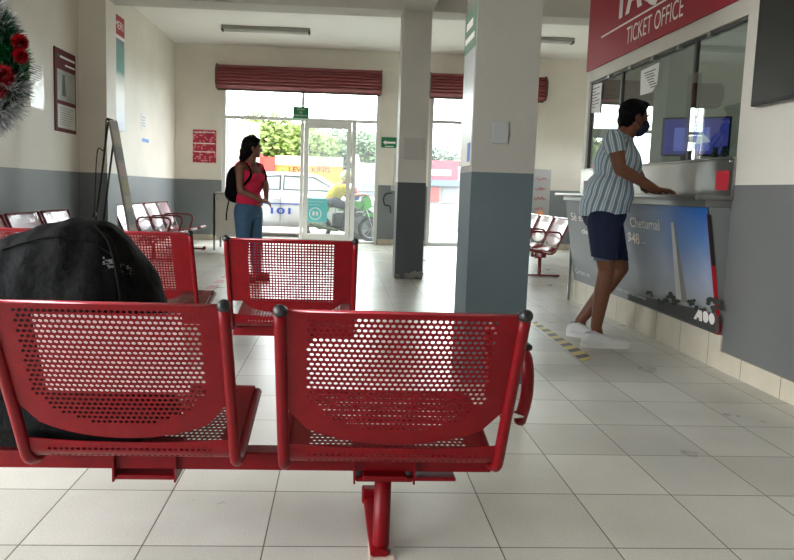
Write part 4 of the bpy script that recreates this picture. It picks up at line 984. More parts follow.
# ------------------------------------------------------------------ people
M_SKIN = mat('brown skin', (120, 74, 52), .5, var=.08, vscale=20); M_SKINL = mat('warm brown skin', (118, 74, 56), .5, var=.08, vscale=20)
M_HAIR = mat('black hair', (6, 5, 5), .6, bump=.4, bscale=120, spec=.12)
M_MASK = mat('navy mask cloth', (22, 30, 56), .8, bump=.1, bscale=200)
M_DENIM = mat('navy denim', (24, 34, 66), .85, var=.2, vscale=30, bump=.1, bscale=300)
M_SOLE = mat('white trainer rubber', (228, 228, 224), .5); M_SHOE = mat('white canvas shoe', (222, 223, 225), .7, bump=.08, bscale=200)
M_EYE = mat('eye white', (215, 210, 205), .3); M_IRIS = mat('dark iris', (20, 14, 12), .2)
def striped(name, a, b, p0, p1, R, pitch):
    """Stripes running along the axis p0-p1, spaced round it."""
    m, nt, bs = new_mat(name); L = nt.links; ax = (Vector(p1)-Vector(p0)).normalized(); e1 = ax.orthogonal().normalized(); e2 = ax.cross(e1)
    g = N(nt, 'ShaderNodeNewGeometry'); sb = N(nt, 'ShaderNodeVectorMath', operation='SUBTRACT'); L.new(g.outputs['Position'], sb.inputs[0]); sb.inputs[1].default_value = p0
    ds = []
    for e_ in (e1, e2):
        d = N(nt, 'ShaderNodeVectorMath', operation='DOT_PRODUCT'); L.new(sb.outputs[0], d.inputs[0]); d.inputs[1].default_value = e_; ds.append(d.outputs['Value'])
    at_ = N(nt, 'ShaderNodeMath', operation='ARCTAN2'); L.new(ds[0], at_.inputs[0]); L.new(ds[1], at_.inputs[1])
    n_ = max(3, round(2*PI*R/pitch)); k = N(nt, 'ShaderNodeMath', operation='MULTIPLY'); L.new(at_.outputs[0], k.inputs[0]); k.inputs[1].default_value = n_/(2*PI)
    f = N(nt, 'ShaderNodeMath', operation='FRACT'); L.new(k.outputs[0], f.inputs[0]); cr = N(nt, 'ShaderNodeValToRGB'); cr.color_ramp.interpolation = 'CONSTANT'
    e = cr.color_ramp.elements; e[0].position = 0; e[0].color = (*lin(a), 1); e[1].position = .45; e[1].color = (*lin(b), 1)
    k2_ = e.new(.66); k2_.color = (*lin((126, 142, 156)), 1); k3 = e.new(.76); k3.color = (*lin(b), 1)
    L.new(f.outputs[0], cr.inputs[0]); L.new(cr.outputs[0], bs.inputs['Base Color']); bs.inputs['Roughness'].default_value = .85; return m
def rot_to(fwd, up=(0, 0, 1)):
    """Columns: forward, left, up."""
    f = Vector(fwd).normalized(); u = Vector(up); l = u.cross(f).normalized(); u = f.cross(l).normalized(); return Matrix((f, l, u)).transposed()
def head_prims(c, R, s=1.0, neck=None, mouth=True):
    """Head of the body surface; c = centre of the skull, R = frame (forward, left, up)."""
    A = lambda f, l, u: Vector(c) + R @ (Vector((f, l, u))*s)
    E = lambda p, r: ('e', A(*p), tuple(x*s for x in r), R)
    P = [E((-.008, 0, .025), (.095, .075, .088)), E((.022, 0, -.03), (.072, .062, .085)), E((.045, 0, -.075), (.042, .042, .034)), E((.05, 0, -.005), (.045, .055, .045)),
         E((.078, 0, .022), (.018, .045, .012)), (A(.086, 0, .005), .010*s, A(.108, 0, -.030), .0135*s), E((.088, .012, -.034), (.012, .008, .008)), E((.088, -.012, -.034), (.012, .008, .008)),
         E((.083, 0, -.058), (.014, .024, .006)), E((.081, 0, -.068), (.014, .02, .007)), E((.078, 0, -.095), (.016, .018, .014))]
    for sd in (-1, 1):
        P += [E((-.008, sd*.078, -.012), (.020, .010, .032)), E((-.004, sd*.074, -.04), (.010, .008, .012))]
    return P
def face_parts(root, c, R, s, hair):
    A = lambda f, l, u: Vector(c) + R @ (Vector((f, l, u))*s)
    for sd in (-1, 1):
        e = MB().ball(A(.074, sd*.031, -.002), .0125*s).obj('eye', M_EYE, root, True); MB().ball(A(.0835, sd*.033, -.002), .0055*s).obj('iris', M_IRIS, e, True)
        MB().tube(bez([A(.086, sd*.014, .018), A(.087, sd*.03, .024), A(.075, sd*.05, .018)], 4), .004*s, 6).obj('eyebrow', hair, root, True)
def hand_prims(wrist, R, s=1.0, side=1, curl=(.25, .45, .4), spread=.08, thumb=(.75, .45)):
    """R: columns = fingers direction, towards the thumb side, back of the hand."""
    A = lambda f, l, u: Vector(wrist) + R @ (Vector((f, l, u))*s)
    P = []
    for l0, l1, r in ((.022, .030, .0125), (.008, .010, .013), (-.007, -.010, .0125), (-.02, -.028, .011)): P.append((A(.012, l0*.8, 0), .014*s, A(.085, l1, 0), r*s))
    P.append((A(.0, .010, 0), .019*s, A(.03, .012, -.004), .018*s)); P.append((A(.0, -.012, 0), .017*s, A(.05, -.014, -.004), .016*s))
    for k, (l, L_, r) in enumerate(((.030, .072, .0088), (.010, .080, .0092), (-.010, .074, .0088), (-.028, .058, .0078))):
        a = 0; p = Vector((.086, l, .0)); yaw = spread*(1.5-k)
        for j, (fr_, cu) in enumerate(zip((.46, .30, .24), curl)):
            a += cu*(1+.12*k); d = Vector((math.cos(a)*math.cos(yaw), math.sin(yaw), -math.sin(a))); q = p + d*L_*fr_
            P.append((A(*p), r*s*(1-.08*j), A(*q), r*s*(.94-.08*j))); p = q
    t0, t1 = thumb; p = Vector((.022, .026, -.004)); d = Vector((math.cos(t0), math.sin(t0), -.25)).normalized()
    for L_, r in ((.036, .0115), (.032, .0102), (.026, .009)):
        q = p + d*L_; P.append((A(*p), r*s, A(*q), r*.93*s)); p = q; d = (d + Vector((t1, -t1*.8, -.12))).normalized()
    return P
def shoe(root, heel, toe, w=.042, h=.07, mats=(None, None), name='shoe', lift=0.0):
    heel, toe = Vector(heel), Vector(toe); f = (toe-heel); Ln = f.length; f.normalize(); R = rot_to(f)
    A = lambda a, l, u: heel + R @ Vector((a*Ln, l, u))
    out = []
    for t in range(20):
        an_ = 2*PI*t/20; a = .5-.5*math.cos(an_); wd = w*(.72+.42*a)*(1 if a < .7 else math.sqrt(max(0, 1-((a-.7)/.32)**2)))
        out.append(A(a, wd*(1 if an_ < PI else -1)*min(1, abs(math.sin(an_))*2.2), 0))
    me = blob([(A(.12, 0, .045), .037, A(.42, 0, .042), .04), (A(.42, 0, .04), .04, A(.80, 0, .028), .036), (A(.78, 0, .027), .036, A(.93, 0, .024), .026), (A(.14, 0, .07), .036, A(.22, 0, .09), .034), (A(.25, 0, .075), .035, A(.5, 0, .05), .036)], .007, 3,
              ((A(0, 0, .016), -(R @ Vector((0, 0, 1)))), (A(.2, 0, .105), R @ Vector((-.15, 0, 1)))))
    s = link(name, me, mats[0], root)
    MB().prism(out, R @ Vector((0, 0, .024))).obj('sole', mats[1], s)
    mb = MB()
    for i in range(4):
        a = .36+.09*i; z = .088-.011*i-.004*i; mb.tube([A(a, -.022, z-.006), A(a, 0, z+.006), A(a, .022, z-.006)], .0035, 5)
    mb.obj('laces', mats[1], s)
    return s

def man():
    root = empty('person', onz(600, 343, 0), 0, 'man in striped short sleeved shirt, navy shorts and mask leaning on the ticket counter', 'person'); inv = Matrix.Translation(-root.location)
    def put(name, me, material, parent=root): me.transform(inv); return link(name, me, material, parent, True)
    YR, YL, YM = 4.38, 4.66, 4.52
    P = lambda x, y, Y: ony(x, y, Y)
    hipR, kneeR, ankR = P(603, 222, YR+.03), P(606, 270, YR+.02), P(596, 327, YR+.04)
    hipL, kneeL, ankL = P(607, 222, YL-.03), P(621, 268, YL), P(580, 321, YL+.06)
    pel, wai, che, nb = P(604, 211, YM), P(608, 194, YM), P(617, 163, YM), P(625, 139, YM)
    hc = P(633.5, 117.5, YM); RH = rot_to((.95, .12, -.12))
    shR, elR, wrR = P(614, 140, YR-.05), P(620, 169, YR-.07), P(656, 185.5, YR)
    shL, elL, wrL = P(621, 138, YL+.05), P(634, 168, YL+.08), P(647, 185, YL-.06)
    zsh = 1.062
    I3 = rot_to((1, 0, 0))
    handR = rot_to((1, -.05, -.10), (0, .1, 1)); handL = rot_to((.75, -.65, .0), (0, 0, 1))
    # thumb side of the right hand faces +y (left of forward), of the left hand -y
    HR = Matrix((handR.col[0], handR.col[1], handR.col[2])).transposed(); HL = Matrix((handL.col[0], -handL.col[1], handL.col[2])).transposed()
    wrR.z = zsh+.036; wrL.z = zsh+.03
    prims = [(hipR, .088, kneeR.lerp(hipR, .15), .064), (kneeR.lerp(hipR, .15), .064, kneeR, .055), (kneeR, .054, kneeR.lerp(ankR, .32), .058), (kneeR.lerp(ankR, .32), .058, ankR, .038), (ankR, .038, ankR+Vector((.02, 0, -.05)), .034),
             (hipL, .088, kneeL.lerp(hipL, .15), .064), (kneeL.lerp(hipL, .15), .064, kneeL, .055), (kneeL, .054, kneeL.lerp(ankL, .32), .058), (kneeL.lerp(ankL, .32), .058, ankL, .038), (ankL, .038, ankL+Vector((.02, 0, -.05)), .034),
             ('e', pel, (.125, .165, .12), I3), ('e', wai, (.11, .15, .13), I3), ('e', che, (.12, .17, .15), I3), (che+Vector((0, 0, .06)), .11, nb+Vector((-.02, 0, -.03)), .075), (shR, .058, shL, .058),
             (nb+Vector((-.03, 0, -.02)), .066, hc+Vector((-.01, 0, -.06)), .056),
             (shR, .058, elR, .043), (elR, .043, elR.lerp(wrR, .3), .042), (elR.lerp(wrR, .3), .042, wrR, .026),
             (shL, .058, elL, .043), (elL, .043, elL.lerp(wrL, .3), .042), (elL.lerp(wrL, .3), .042, wrL, .026)]
    prims += head_prims(hc, RH, 1.0) + hand_prims(wrR, HR, 1.0, curl=(.18, .35, .4)) + hand_prims(wrL, HL, 1.0, curl=(.2, .35, .35))
    body = blob(prims, .0055, 4); put('body', body, M_SKIN)
    def A(f, l, u): return hc + RH @ Vector((f, l, u))
    for sd in (-1, 1):
        e = MB().ball(A(.078, sd*.031, -.002)-root.location, .0125).obj('eye', M_EYE, root, True); MB().ball(A(.0885, sd*.033, -.002)-root.location, .0055).obj('iris', M_IRIS, e, True)
        MB().tube(bez([A(.096, sd*.014, .022)-root.location, A(.095, sd*.03, .028)-root.location, A(.08, sd*.052, .02)-root.location], 4), .0045, 6).obj('eyebrow', M_HAIR, root, True)
    # hair: cap over the skull with a fringe lifted at the front
    hp = [('e', A(-.012, 0, .034), (.103, .082, .094), RH), ('e', A(.045, 0, .095), (.05, .055, .026), RH), ('e', A(-.055, 0, -.02), (.052, .068, .07), RH)]
    hair = blob(hp, .006, 2, ((A(.052, 0, .052), RH @ Vector((.84, 0, -.54))), (A(-.06, 0, -.078), RH @ Vector((-.2, 0, -1)))))
    for v in hair.vertices: v.co += v.normal*noise.noise(v.co*45)*.004
    put('hair', hair, M_HAIR)
    mk = blob([('e', A(.062, 0, -.05), (.062, .066, .055), RH), ('e', A(.05, 0, -.085), (.05, .056, .04), RH), ('e', A(.095, 0, -.035), (.03, .03, .035), RH)], .006, 4, ((A(.03, 0, 0), RH @ Vector((-1, 0, .15))), (A(.1, 0, -.005), RH @ Vector((.25, 0, 1)))))
    mo_ = put('face_mask', mk, M_MASK)
    for sd in (-1, 1): MB().tube(bez([A(.035, sd*.068, -.03)-root.location, A(.01, sd*.085, -.005)-root.location, A(-.02, sd*.092, .01)-root.location, A(-.022, sd*.09, -.03)-root.location, A(.03, sd*.07, -.075)-root.location], 5), .0025, 5).obj('ear_loop', M_MASK, mo_)
    # shirt
    hem = P(608, 211, YM); sl = shR.lerp(elR, .36)
    sp = [('e', pel+Vector((-.005, 0, .02)), (.165, .2, .17), I3), ('e', wai+Vector((.0, 0, 0)), (.165, .19, .17), I3), ('e', che+Vector((.004, 0, -.01)), (.160, .195, .17), I3), (che+Vector((-.01, 0, .07)), .125, nb+Vector((-.045, 0, -.045)), .085), (shR+Vector((0, 0, -.005)), .074, shL+Vector((0, 0, -.005)), .074)]
    cr_ = [(hem+Vector((0, 0, -.015)), Vector((.12, 0, -1))), (nb+Vector((-.02, 0, .005)), Vector((.45, 0, .9)))]
    shirt = blob(sp, .009, 6, cr_)
    for v in shirt.vertices:
        p = v.co; v.co = p + v.normal*(noise.noise(Vector((p.x*9, p.y*9, p.z*5)))*.012)
    CA, CB = (112, 142, 162), (206, 214, 216)
    M_SHIRT = striped('blue striped shirt cloth', CA, CB, pel+Vector((.0, 0, 0)), che+Vector((.02, 0, 0)), .19, .05)
    s_ = put('shirt', shirt, M_SHIRT)
    for sh, el in ((shR, elR), (shL, elL)):
        d_ = (el-sh).normalized(); sl_ = blob([(sh+Vector((-.005, 0, .0)), .075, sh.lerp(el, .6), .068)], .009, 4, ((sh.lerp(el, .42), d_),)); me = sl_; me.transform(inv); link('sleeve', me, striped('blue striped sleeve cloth', CA, CB, sh, el, .072, .045), s_, True)
    col_ = MB().tube(bez([nb + Vector((math.cos(t)*.075-.035, math.sin(t)*.08, .012-math.cos(t)*.035)) - root.location for t in [i*2*PI/14 for i in range(15)]], 3), .014, 8, flat=1.3).obj('collar', M_SHIRT, s_, True)
    # shorts
    kR, kL = kneeR.lerp(hipR, .20), kneeL.lerp(hipL, .20)
    def leg_short(h, k_): return [(h, .118, k_, .092)]
    hz = P(606, 259, YR).z
    sh_ = blob([('e', pel+Vector((0, 0, -.01)), (.148, .185, .15), I3), (hipR, .112, kR+Vector((0, 0, -.06)), .083), (hipL, .112, kL+Vector((0, 0, -.06)), .083)], .008, 5, ((Vector((kR.x, 0, hz)), Vector((-.12, 0, -1))), (wai+Vector((0, 0, .06)), Vector((0, 0, 1)))))
    so = put('shorts', sh_, M_DENIM)
    for h, k_ in ((hipR, kR), (hipL, kL)):
        ax = (k_-h).normalized(); t = (hz+.008-h.z)/(k_.z-h.z); c = h.lerp(k_, t)-root.location
        rr = .118 + (.083-.112)*min(1.2, t); M = Matrix.Translation(c) @ Vector((0, 0, 1)).rotation_difference(-ax).to_matrix().to_4x4()
        MB().lathe([(rr*.80, -.014), (rr*.83, -.014), (rr*.85, 0), (rr*.83, .012), (rr*.80, .012)], 22, M).obj('turned_hem', mat('turned denim hem', (92, 104, 130), .9), so, True)
    # wrist watch on the left arm
    shoe(root, onz(580, 346.5, 0)-root.location, onz(627.5, 346.5, 0)-root.location + Vector((.0, -.05, 0)), mats=(M_SHOE, M_SOLE))
    shoe(root, onz(566, 335, 0)+Vector((.0, 0, .0))-root.location, onz(604, 339, 0)+Vector((0, -.03, 0))-root.location, mats=(M_SHOE, M_SOLE))
    wt = MB(); dv = (wrL-elL).normalized(); M = Matrix.Translation(wrL-dv*.03-root.location) @ dv.to_track_quat('Z', 'Y').to_matrix().to_4x4()
    wt.lathe([(.03, -.011), (.034, -.011), (.034, .011), (.03, .011)], 18, M).obj('wrist_watch', M_BLACKP, root)
man()

def woman():
    Y0 = 7.18; base = onz(254, 280, 0)
    root = empty('person', base, 0, 'woman in red tank top and jeans with a black backpack standing before the doors', 'person'); inv = Matrix.Translation(-root.location)
    def put(name, me, material, parent=root): me.transform(inv); return link(name, me, material, parent, True)
    P = lambda x, y, dy=0: ony(x, y, Y0+dy)
    F = Vector((.83, -.55, 0)).normalized(); L_ = Vector((-F.y, F.x, 0)); I3 = rot_to(F)       # facing right and a little to the camera
    pel, wai, che, nb = P(248.5, 210), P(249, 196), P(250, 176), P(250, 162)
    hipR, hipL = pel - L_*.085 + Vector((0, 0, -.03)), pel + L_*.085 + Vector((0, 0, -.03))
    ftR, ftL = P(243, 278, -.05), P(257, 277, .1); kneeR, kneeL = P(243, 245, -.05), P(256, 244, .1)
    hc = P(252.5, 147.5); RH = rot_to((.94, .28, -.05))
    shR, shL = nb - L_*.165 + Vector((0, 0, -.055)), nb + L_*.165 + Vector((0, 0, -.055))
    elR, wrR = P(240.5, 191, -.16), P(260.5, 199.5, -.26); elL, wrL = P(266, 187, .05), P(266.5, 199, -.16)
    HR = Matrix((rot_to((.8, .1, -.2)).col[0], rot_to((.8, .1, -.2)).col[1], rot_to((.8, .1, -.2)).col[2])).transposed()
    fl_ = rot_to((-.4, -.5, -.25)); HL = Matrix((fl_.col[0], -fl_.col[1], fl_.col[2])).transposed()
    prims = [(hipR, .09, kneeR, .056), (kneeR, .054, kneeR.lerp(ftR, .35), .054), (kneeR.lerp(ftR, .35), .054, ftR+Vector((0, 0, .07)), .036), (hipL, .09, kneeL, .056), (kneeL, .054, kneeL.lerp(ftL, .35), .054), (kneeL.lerp(ftL, .35), .054, ftL+Vector((0, 0, .07)), .036),
             ('e', pel, (.12, .165, .12), I3), ('e', wai, (.105, .135, .13), I3), ('e', che, (.11, .15, .13), I3), ('e', che+F*.07+L_*.06+Vector((0, 0, -.01)), (.06, .06, .06), I3), ('e', che+F*.07-L_*.06+Vector((0, 0, -.01)), (.06, .06, .06), I3),
             (shR, .05, shL, .05), (nb+Vector((0, 0, -.05)), .06, hc+Vector((0, 0, -.06)), .048),
             (shR, .05, elR, .038), (elR, .038, wrR, .024), (shL, .05, elL, .038), (elL, .038, wrL, .024)]
    for ft, d in ((ftR, F), (ftL, F)): prims.append((ft+Vector((0, 0, .04)), .036, ft+d*.15+Vector((0, 0, .026)), .026))
    prims += head_prims(hc, RH, .95) + hand_prims(wrR, HR, .95, curl=(.4, .6, .5)) + hand_prims(wrL, HL, .95, curl=(.4, .6, .5))
    put('body', blob(prims, .0065, 4), M_SKINL)
    A = lambda f, l, u: hc + RH @ Vector((f, l, u))*.95
    for sd in (-1, 1):
        e = MB().ball(A(.078, sd*.031, -.002)-root.location, .012).obj('eye', M_EYE, root, True); MB().ball(A(.088, sd*.033, -.002)-root.location, .0052).obj('iris', M_IRIS, e, True)
        MB().tube(bez([A(.095, sd*.014, .022)-root.location, A(.094, sd*.03, .028)-root.location, A(.08, sd*.052, .02)-root.location], 4), .004, 6).obj('eyebrow', M_HAIR, root, True)
    hp = [('e', A(-.014, 0, .036), (.108, .088, .098), RH), ('e', A(-.06, 0, -.03), (.068, .082, .085), RH), ('e', A(-.085, 0, -.085), (.055, .07, .065), RH), ('e', A(-.10, .0, -.12), (.04, .05, .045), RH)]
    hair = blob(hp, .007, 2, ((A(.055, 0, .05), RH @ Vector((.86, 0, -.5))),))
    for v in hair.vertices: v.co += v.normal*noise.noise(v.co*24)*.018
    put('hair', hair, M_HAIR)
    top = blob([('e', (wai+che)/2, (.130, .155, .13), I3), ('e', wai+Vector((0, 0, -.04)), (.125, .155, .15), I3), ('e', che, (.125, .160, .15), I3), ('e', che+F*.075+L_*.06+Vector((0, 0, -.01)), (.066, .066, .064), I3), ('e', che+F*.075-L_*.06+Vector((0, 0, -.01)), (.066, .066, .064), I3)], .008, 5,
               ((P(250, 207), Vector((0, 0, -1))), (che+Vector((0, 0, .085)), (Vector((0, 0, 1))+F*.45).normalized())))
    t_ = put('tank_top', top, mat('red tank top cloth', (206, 28, 70), .85, var=.1, vscale=25))
    for sd in (-1, 1): MB().tube(bez([che+F*.10+L_*sd*.09+Vector((0, 0, .06))-root.location, nb+L_*sd*.10+F*.05+Vector((0, 0, -.01))-root.location, nb+L_*sd*.10-F*.07+Vector((0, 0, -.03))-root.location, che-F*.10+L_*sd*.08+Vector((0, 0, .06))-root.location], 5), .016, 6, flat=.5).obj('shoulder_strap', t_.data.materials[0], t_, True)
    jn = blob([('e', pel, (.132, .178, .13), I3), (hipR, .102, kneeR, .068), (kneeR, .068, ftR+Vector((0, 0, .05)), .05), (hipL, .102, kneeL, .068), (kneeL, .068, ftL+Vector((0, 0, .05)), .05)], .008, 4, ((Vector((0, 0, .055)), Vector((0, 0, -1))), (wai+Vector((0, 0, -.03)), Vector((0, 0, 1)))))
    put('jeans', jn, mat('blue jeans denim', (62, 96, 128), .85, var=.25, vscale=14, bump=.1, bscale=200))
    for ft in (ftR, ftL): shoe(root, ft-F*.05-root.location-Vector((0, 0, ft.z)), ft+F*.17-root.location-Vector((0, 0, ft.z)), mats=(mat('dark shoe', (40, 36, 38), .6), M_BLACKP))
    bp_c = che - F*.21 + Vector((0, 0, -.07))
    return root, bp_c, F, L_, I3, nb, che, shR, shL, wai
wroot, bpc, WF, WL, WI, wnb, wche, wshR, wshL, wwai = woman()
# backpack on her back (carried, its own thing)
bp = empty('backpack', bpc, 0, 'small black backpack worn by the woman standing at the doors', 'backpack')
me = blob([('e', Vector((0, 0, -.02)), (.085, .125, .20), WI), ('e', Vector((0, 0, -.10)), (.095, .13, .13), WI), ('e', WF*-.05+Vector((0, 0, -.12)), (.06, .1, .09), WI)], .010, 4); link('pack_body', me, M_BLACKF, bp, True)
for sd in (-1, 1):
    MB().tube(bez([Vector(p)-bpc for p in (bpc+WL*sd*.07+WF*.04+Vector((0, 0, .15)), wnb+WL*sd*.10-WF*.05+Vector((0, 0, .0)), wnb+WL*sd*.105+WF*.06+Vector((0, 0, -.03)), wche+WL*sd*.125+WF*.12+Vector((0, 0, -.0)), wche+WL*sd*.165+WF*.02+Vector((0, 0, -.13)), bpc+WL*sd*.10+WF*.04+Vector((0, 0, -.14)))], 6), .017, 6, flat=.5).obj('strap', M_BLACKF, bp, True)
MB().tube(bez([WL*-.10+Vector((0, 0, -.2)), WL*-.11-WF*.02+Vector((0, 0, -.33)), WL*-.105-WF*.03+Vector((0, 0, -.42))], 5), .008, 6).obj('loose_strap', M_BLACKF, bp, True)

# ------------------------------------------------------------------ outside
struct('ground', MB().box((-40, YB+.15, -.14), (45, 80, -.02)).box((-40, -30, -.14), (XL-.2, YB+.15, -.02)).box((XL-.2, -30, -.14), (45, YF-6, -.02)).box((XR2+.2, YF-6, -.14), (45, YB+.15, -.02)), mat('pale concrete street', (178, 174, 166), .85, var=.1, vscale=1.2, bump=.1))
struct('trim_1', MB().box((B1-.6, 17.5, -.02), (14, 17.75, .13), .01), stripe_mat('yellow kerb', (222, 196, 84), (206, 202, 190), 'X', 2.4, .35))

# white taxi just outside the doors
def taxi():
    cx = ony(300, 220, 13.95).x; r = empty('taxi', (cx, 14.75, -.02), 0, 'white taxi with blue number 101 and blue stripe parked outside the doors', 'car')
    M_BODY = mat('white car paint', (226, 228, 228), .25, coat=.6); W = .80
    # stations along x (front to +x): lower z, sill, belt height, roof height, half widths
    side = [(-2.05, .42, .88), (-1.98, .30, .95), (-1.55, .22, .99), (-1.0, .20, .98), (0, .20, .95), (.9, .20, .93), (1.3, .22, .90), (1.75, .26, .84), (2.0, .32, .74), (2.07, .40, .62)]
    mb = MB(); bm = mb.bm; rings = []
    for x, zl, zb in side:
        tap = 1 if abs(x) < 1.6 else 1-.16*((abs(x)-1.6)/.47)**2
        pr = [(.55, zl), (.93, zl+.03), (1.0, zl+.16), (1.03, (zl+zb)/2), (1.0, zb-.10), (.95, zb-.02), (.80, zb+.015), (.4, zb+.03)]
        ring = [bm.verts.new((x, -W*a*tap, z)) for a, z in pr] + [bm.verts.new((x, W*a*tap, z)) for a, z in pr[::-1]]
        rings.append(ring)
    for A, B in zip(rings, rings[1:]):
        for k in range(len(A)): bm.faces.new((A[k], A[(k+1) % len(A)], B[(k+1) % len(B)], B[k]))
    bm.faces.new(rings[0]); bm.faces.new(rings[-1][::-1]); bmesh.ops.recalc_face_normals(bm, faces=bm.faces[:])
    mb.obj('car_body', M_BODY, r, True)
    cab = [(-1.62, .97, .90), (-1.05, 1.33, .74), (-.7, 1.38, .72), (.1, 1.39, .72), (.35, 1.34, .73), (1.05, .93, .90)]
    mb = MB(); bm = mb.bm; R_ = []
    for x, z, w in cab: R_.append([bm.verts.new((x, -W*w, z)), bm.verts.new((x, W*w, z))])
    low = [[bm.verts.new((x, -W*.93, .92)), bm.verts.new((x, W*.93, .92))] for x, z, w in cab]
    for i in range(len(cab)-1):
        bm.faces.new((R_[i][0], R_[i+1][0], R_[i+1][1], R_[i][1]))
        for s in (0, 1): bm.faces.new((low[i][s], low[i+1][s], R_[i+1][s], R_[i][s]))
    bmesh.ops.recalc_face_normals(bm, faces=bm.faces[:]); mb.obj('cabin', M_BODY, r)
    gm = mat('pale tinted glass', (168, 186, 184), .08, spec=.8); dk_ = mat('dark window seal', (52, 56, 58), .5)
    def sidep(pts, name, material, off): 
        for s in (-1, 1):
            def yy(z): return s*(W*(.93+(.72-.93)*(z-.92)/.47)+off)
            MB().prism([(x, yy(z), z) for x, z in pts], (0, s*.004, 0)).obj(name, material, r)
    sidep([(-1.28, 1.0), (-1.0, 1.28), (-.42, 1.32), (-.42, 1.0)], 'window_seal', dk_, .004); sidep([(-1.2, 1.02), (-.97, 1.24), (-.46, 1.28), (-.46, 1.02)], 'rear_window', gm, .009)
    sidep([(-.38, 1.0), (-.38, 1.32), (.28, 1.30), (.82, 1.0)], 'window_seal', dk_, .004); sidep([(-.35, 1.02), (-.35, 1.28), (.26, 1.26), (.74, 1.02)], 'front_window', gm, .009)
    MB().prism([(.40, -.5, 1.33), (.40, .5, 1.33), (1.02, .62, .97), (1.02, -.62, .97)], (.015, 0, .02)).obj('windscreen', mat('grey windscreen', (110, 118, 126), .1), r)
    MB().prism([(-1.09, -.5, 1.33), (-1.09, .5, 1.33), (-1.58, .62, 1.0), (-1.58, -.62, 1.0)], (-.015, 0, .02)).obj('rear_screen', mat('grey windscreen', (110, 118, 126), .1), r)
    tyre = mat('tyre rubber', (40, 40, 42), .8)
    for x in (-1.32, 1.28):
        for s in (-1, 1):
            M = Matrix.Translation((x, s*(W*.93), .30)) @ Matrix.Rotation(PI/2, 4, 'X')
            w = MB().lathe([(.19, -.09), (.27, -.09), (.295, -.06), (.295, .06), (.27, .09), (.19, .09)], 26, M).obj('wheel', tyre, r, True)
            MB().lathe([(0, .06), (.06, .075), (.08, .06), (.17, .085), (.195, .09), (.195, -.09), (.17, -.085), (.08, -.06), (.06, -.075), (0, -.06)], 22, M).obj('rim', mat('silver rim', (150, 152, 154), .35, metal=.8), w, True)
            MB().lathe([(.30, -.005), (.37, -.005), (.37, .005), (.30, .005)], 26, Matrix.Translation((x, s*(W*1.03), .31)) @ Matrix.Rotation(PI/2, 4, 'X')).obj('wheel_arch', dk_, r)
    MB().box((-1.9, -W*1.045, .70), (1.7, -W*1.03, .725)).obj('blue_stripe', mat('blue stripe', (70, 96, 178), .4), r)
    text('number', '101', (-.62, -W*1.045, .50), (1, 0, 0), (0, 0, 1), .13, .42, mat('blue number', (44, 84, 180), .5), r, bold=.02)
    for x in (-.42, -1.15, .75): MB().box((x-.004, -W*1.046, .32), (x+.004, -W*1.028, .92)).obj('door_seam', dk_, r)
    for x in (-.62, .15): MB().box((x, -W*1.07, .80), (x+.16, -W*1.02, .83), .008).obj('door_handle', M_BODY, r)
    MB().box((.62, -W*1.2, .98), (.75, -W*1.0, 1.10), .02).obj('wing_mirror', M_BODY, r)
    for s in (-1, 1): MB().ball((1.93, s*.56, .66), .1, (.7, 1.2, .7)).obj('headlight', mat('headlight glass', (220, 225, 228), .1), r, True); MB().ball((-1.99, s*.58, .80), .09, (.5, 1.1, 1.1)).obj('tail_light', mat('red tail light', (190, 20, 24), .2), r, True)
    MB().box((2.0, -.6, .28), (2.09, .6, .44), .03).obj('bumper', M_BODY, r)
taxi()

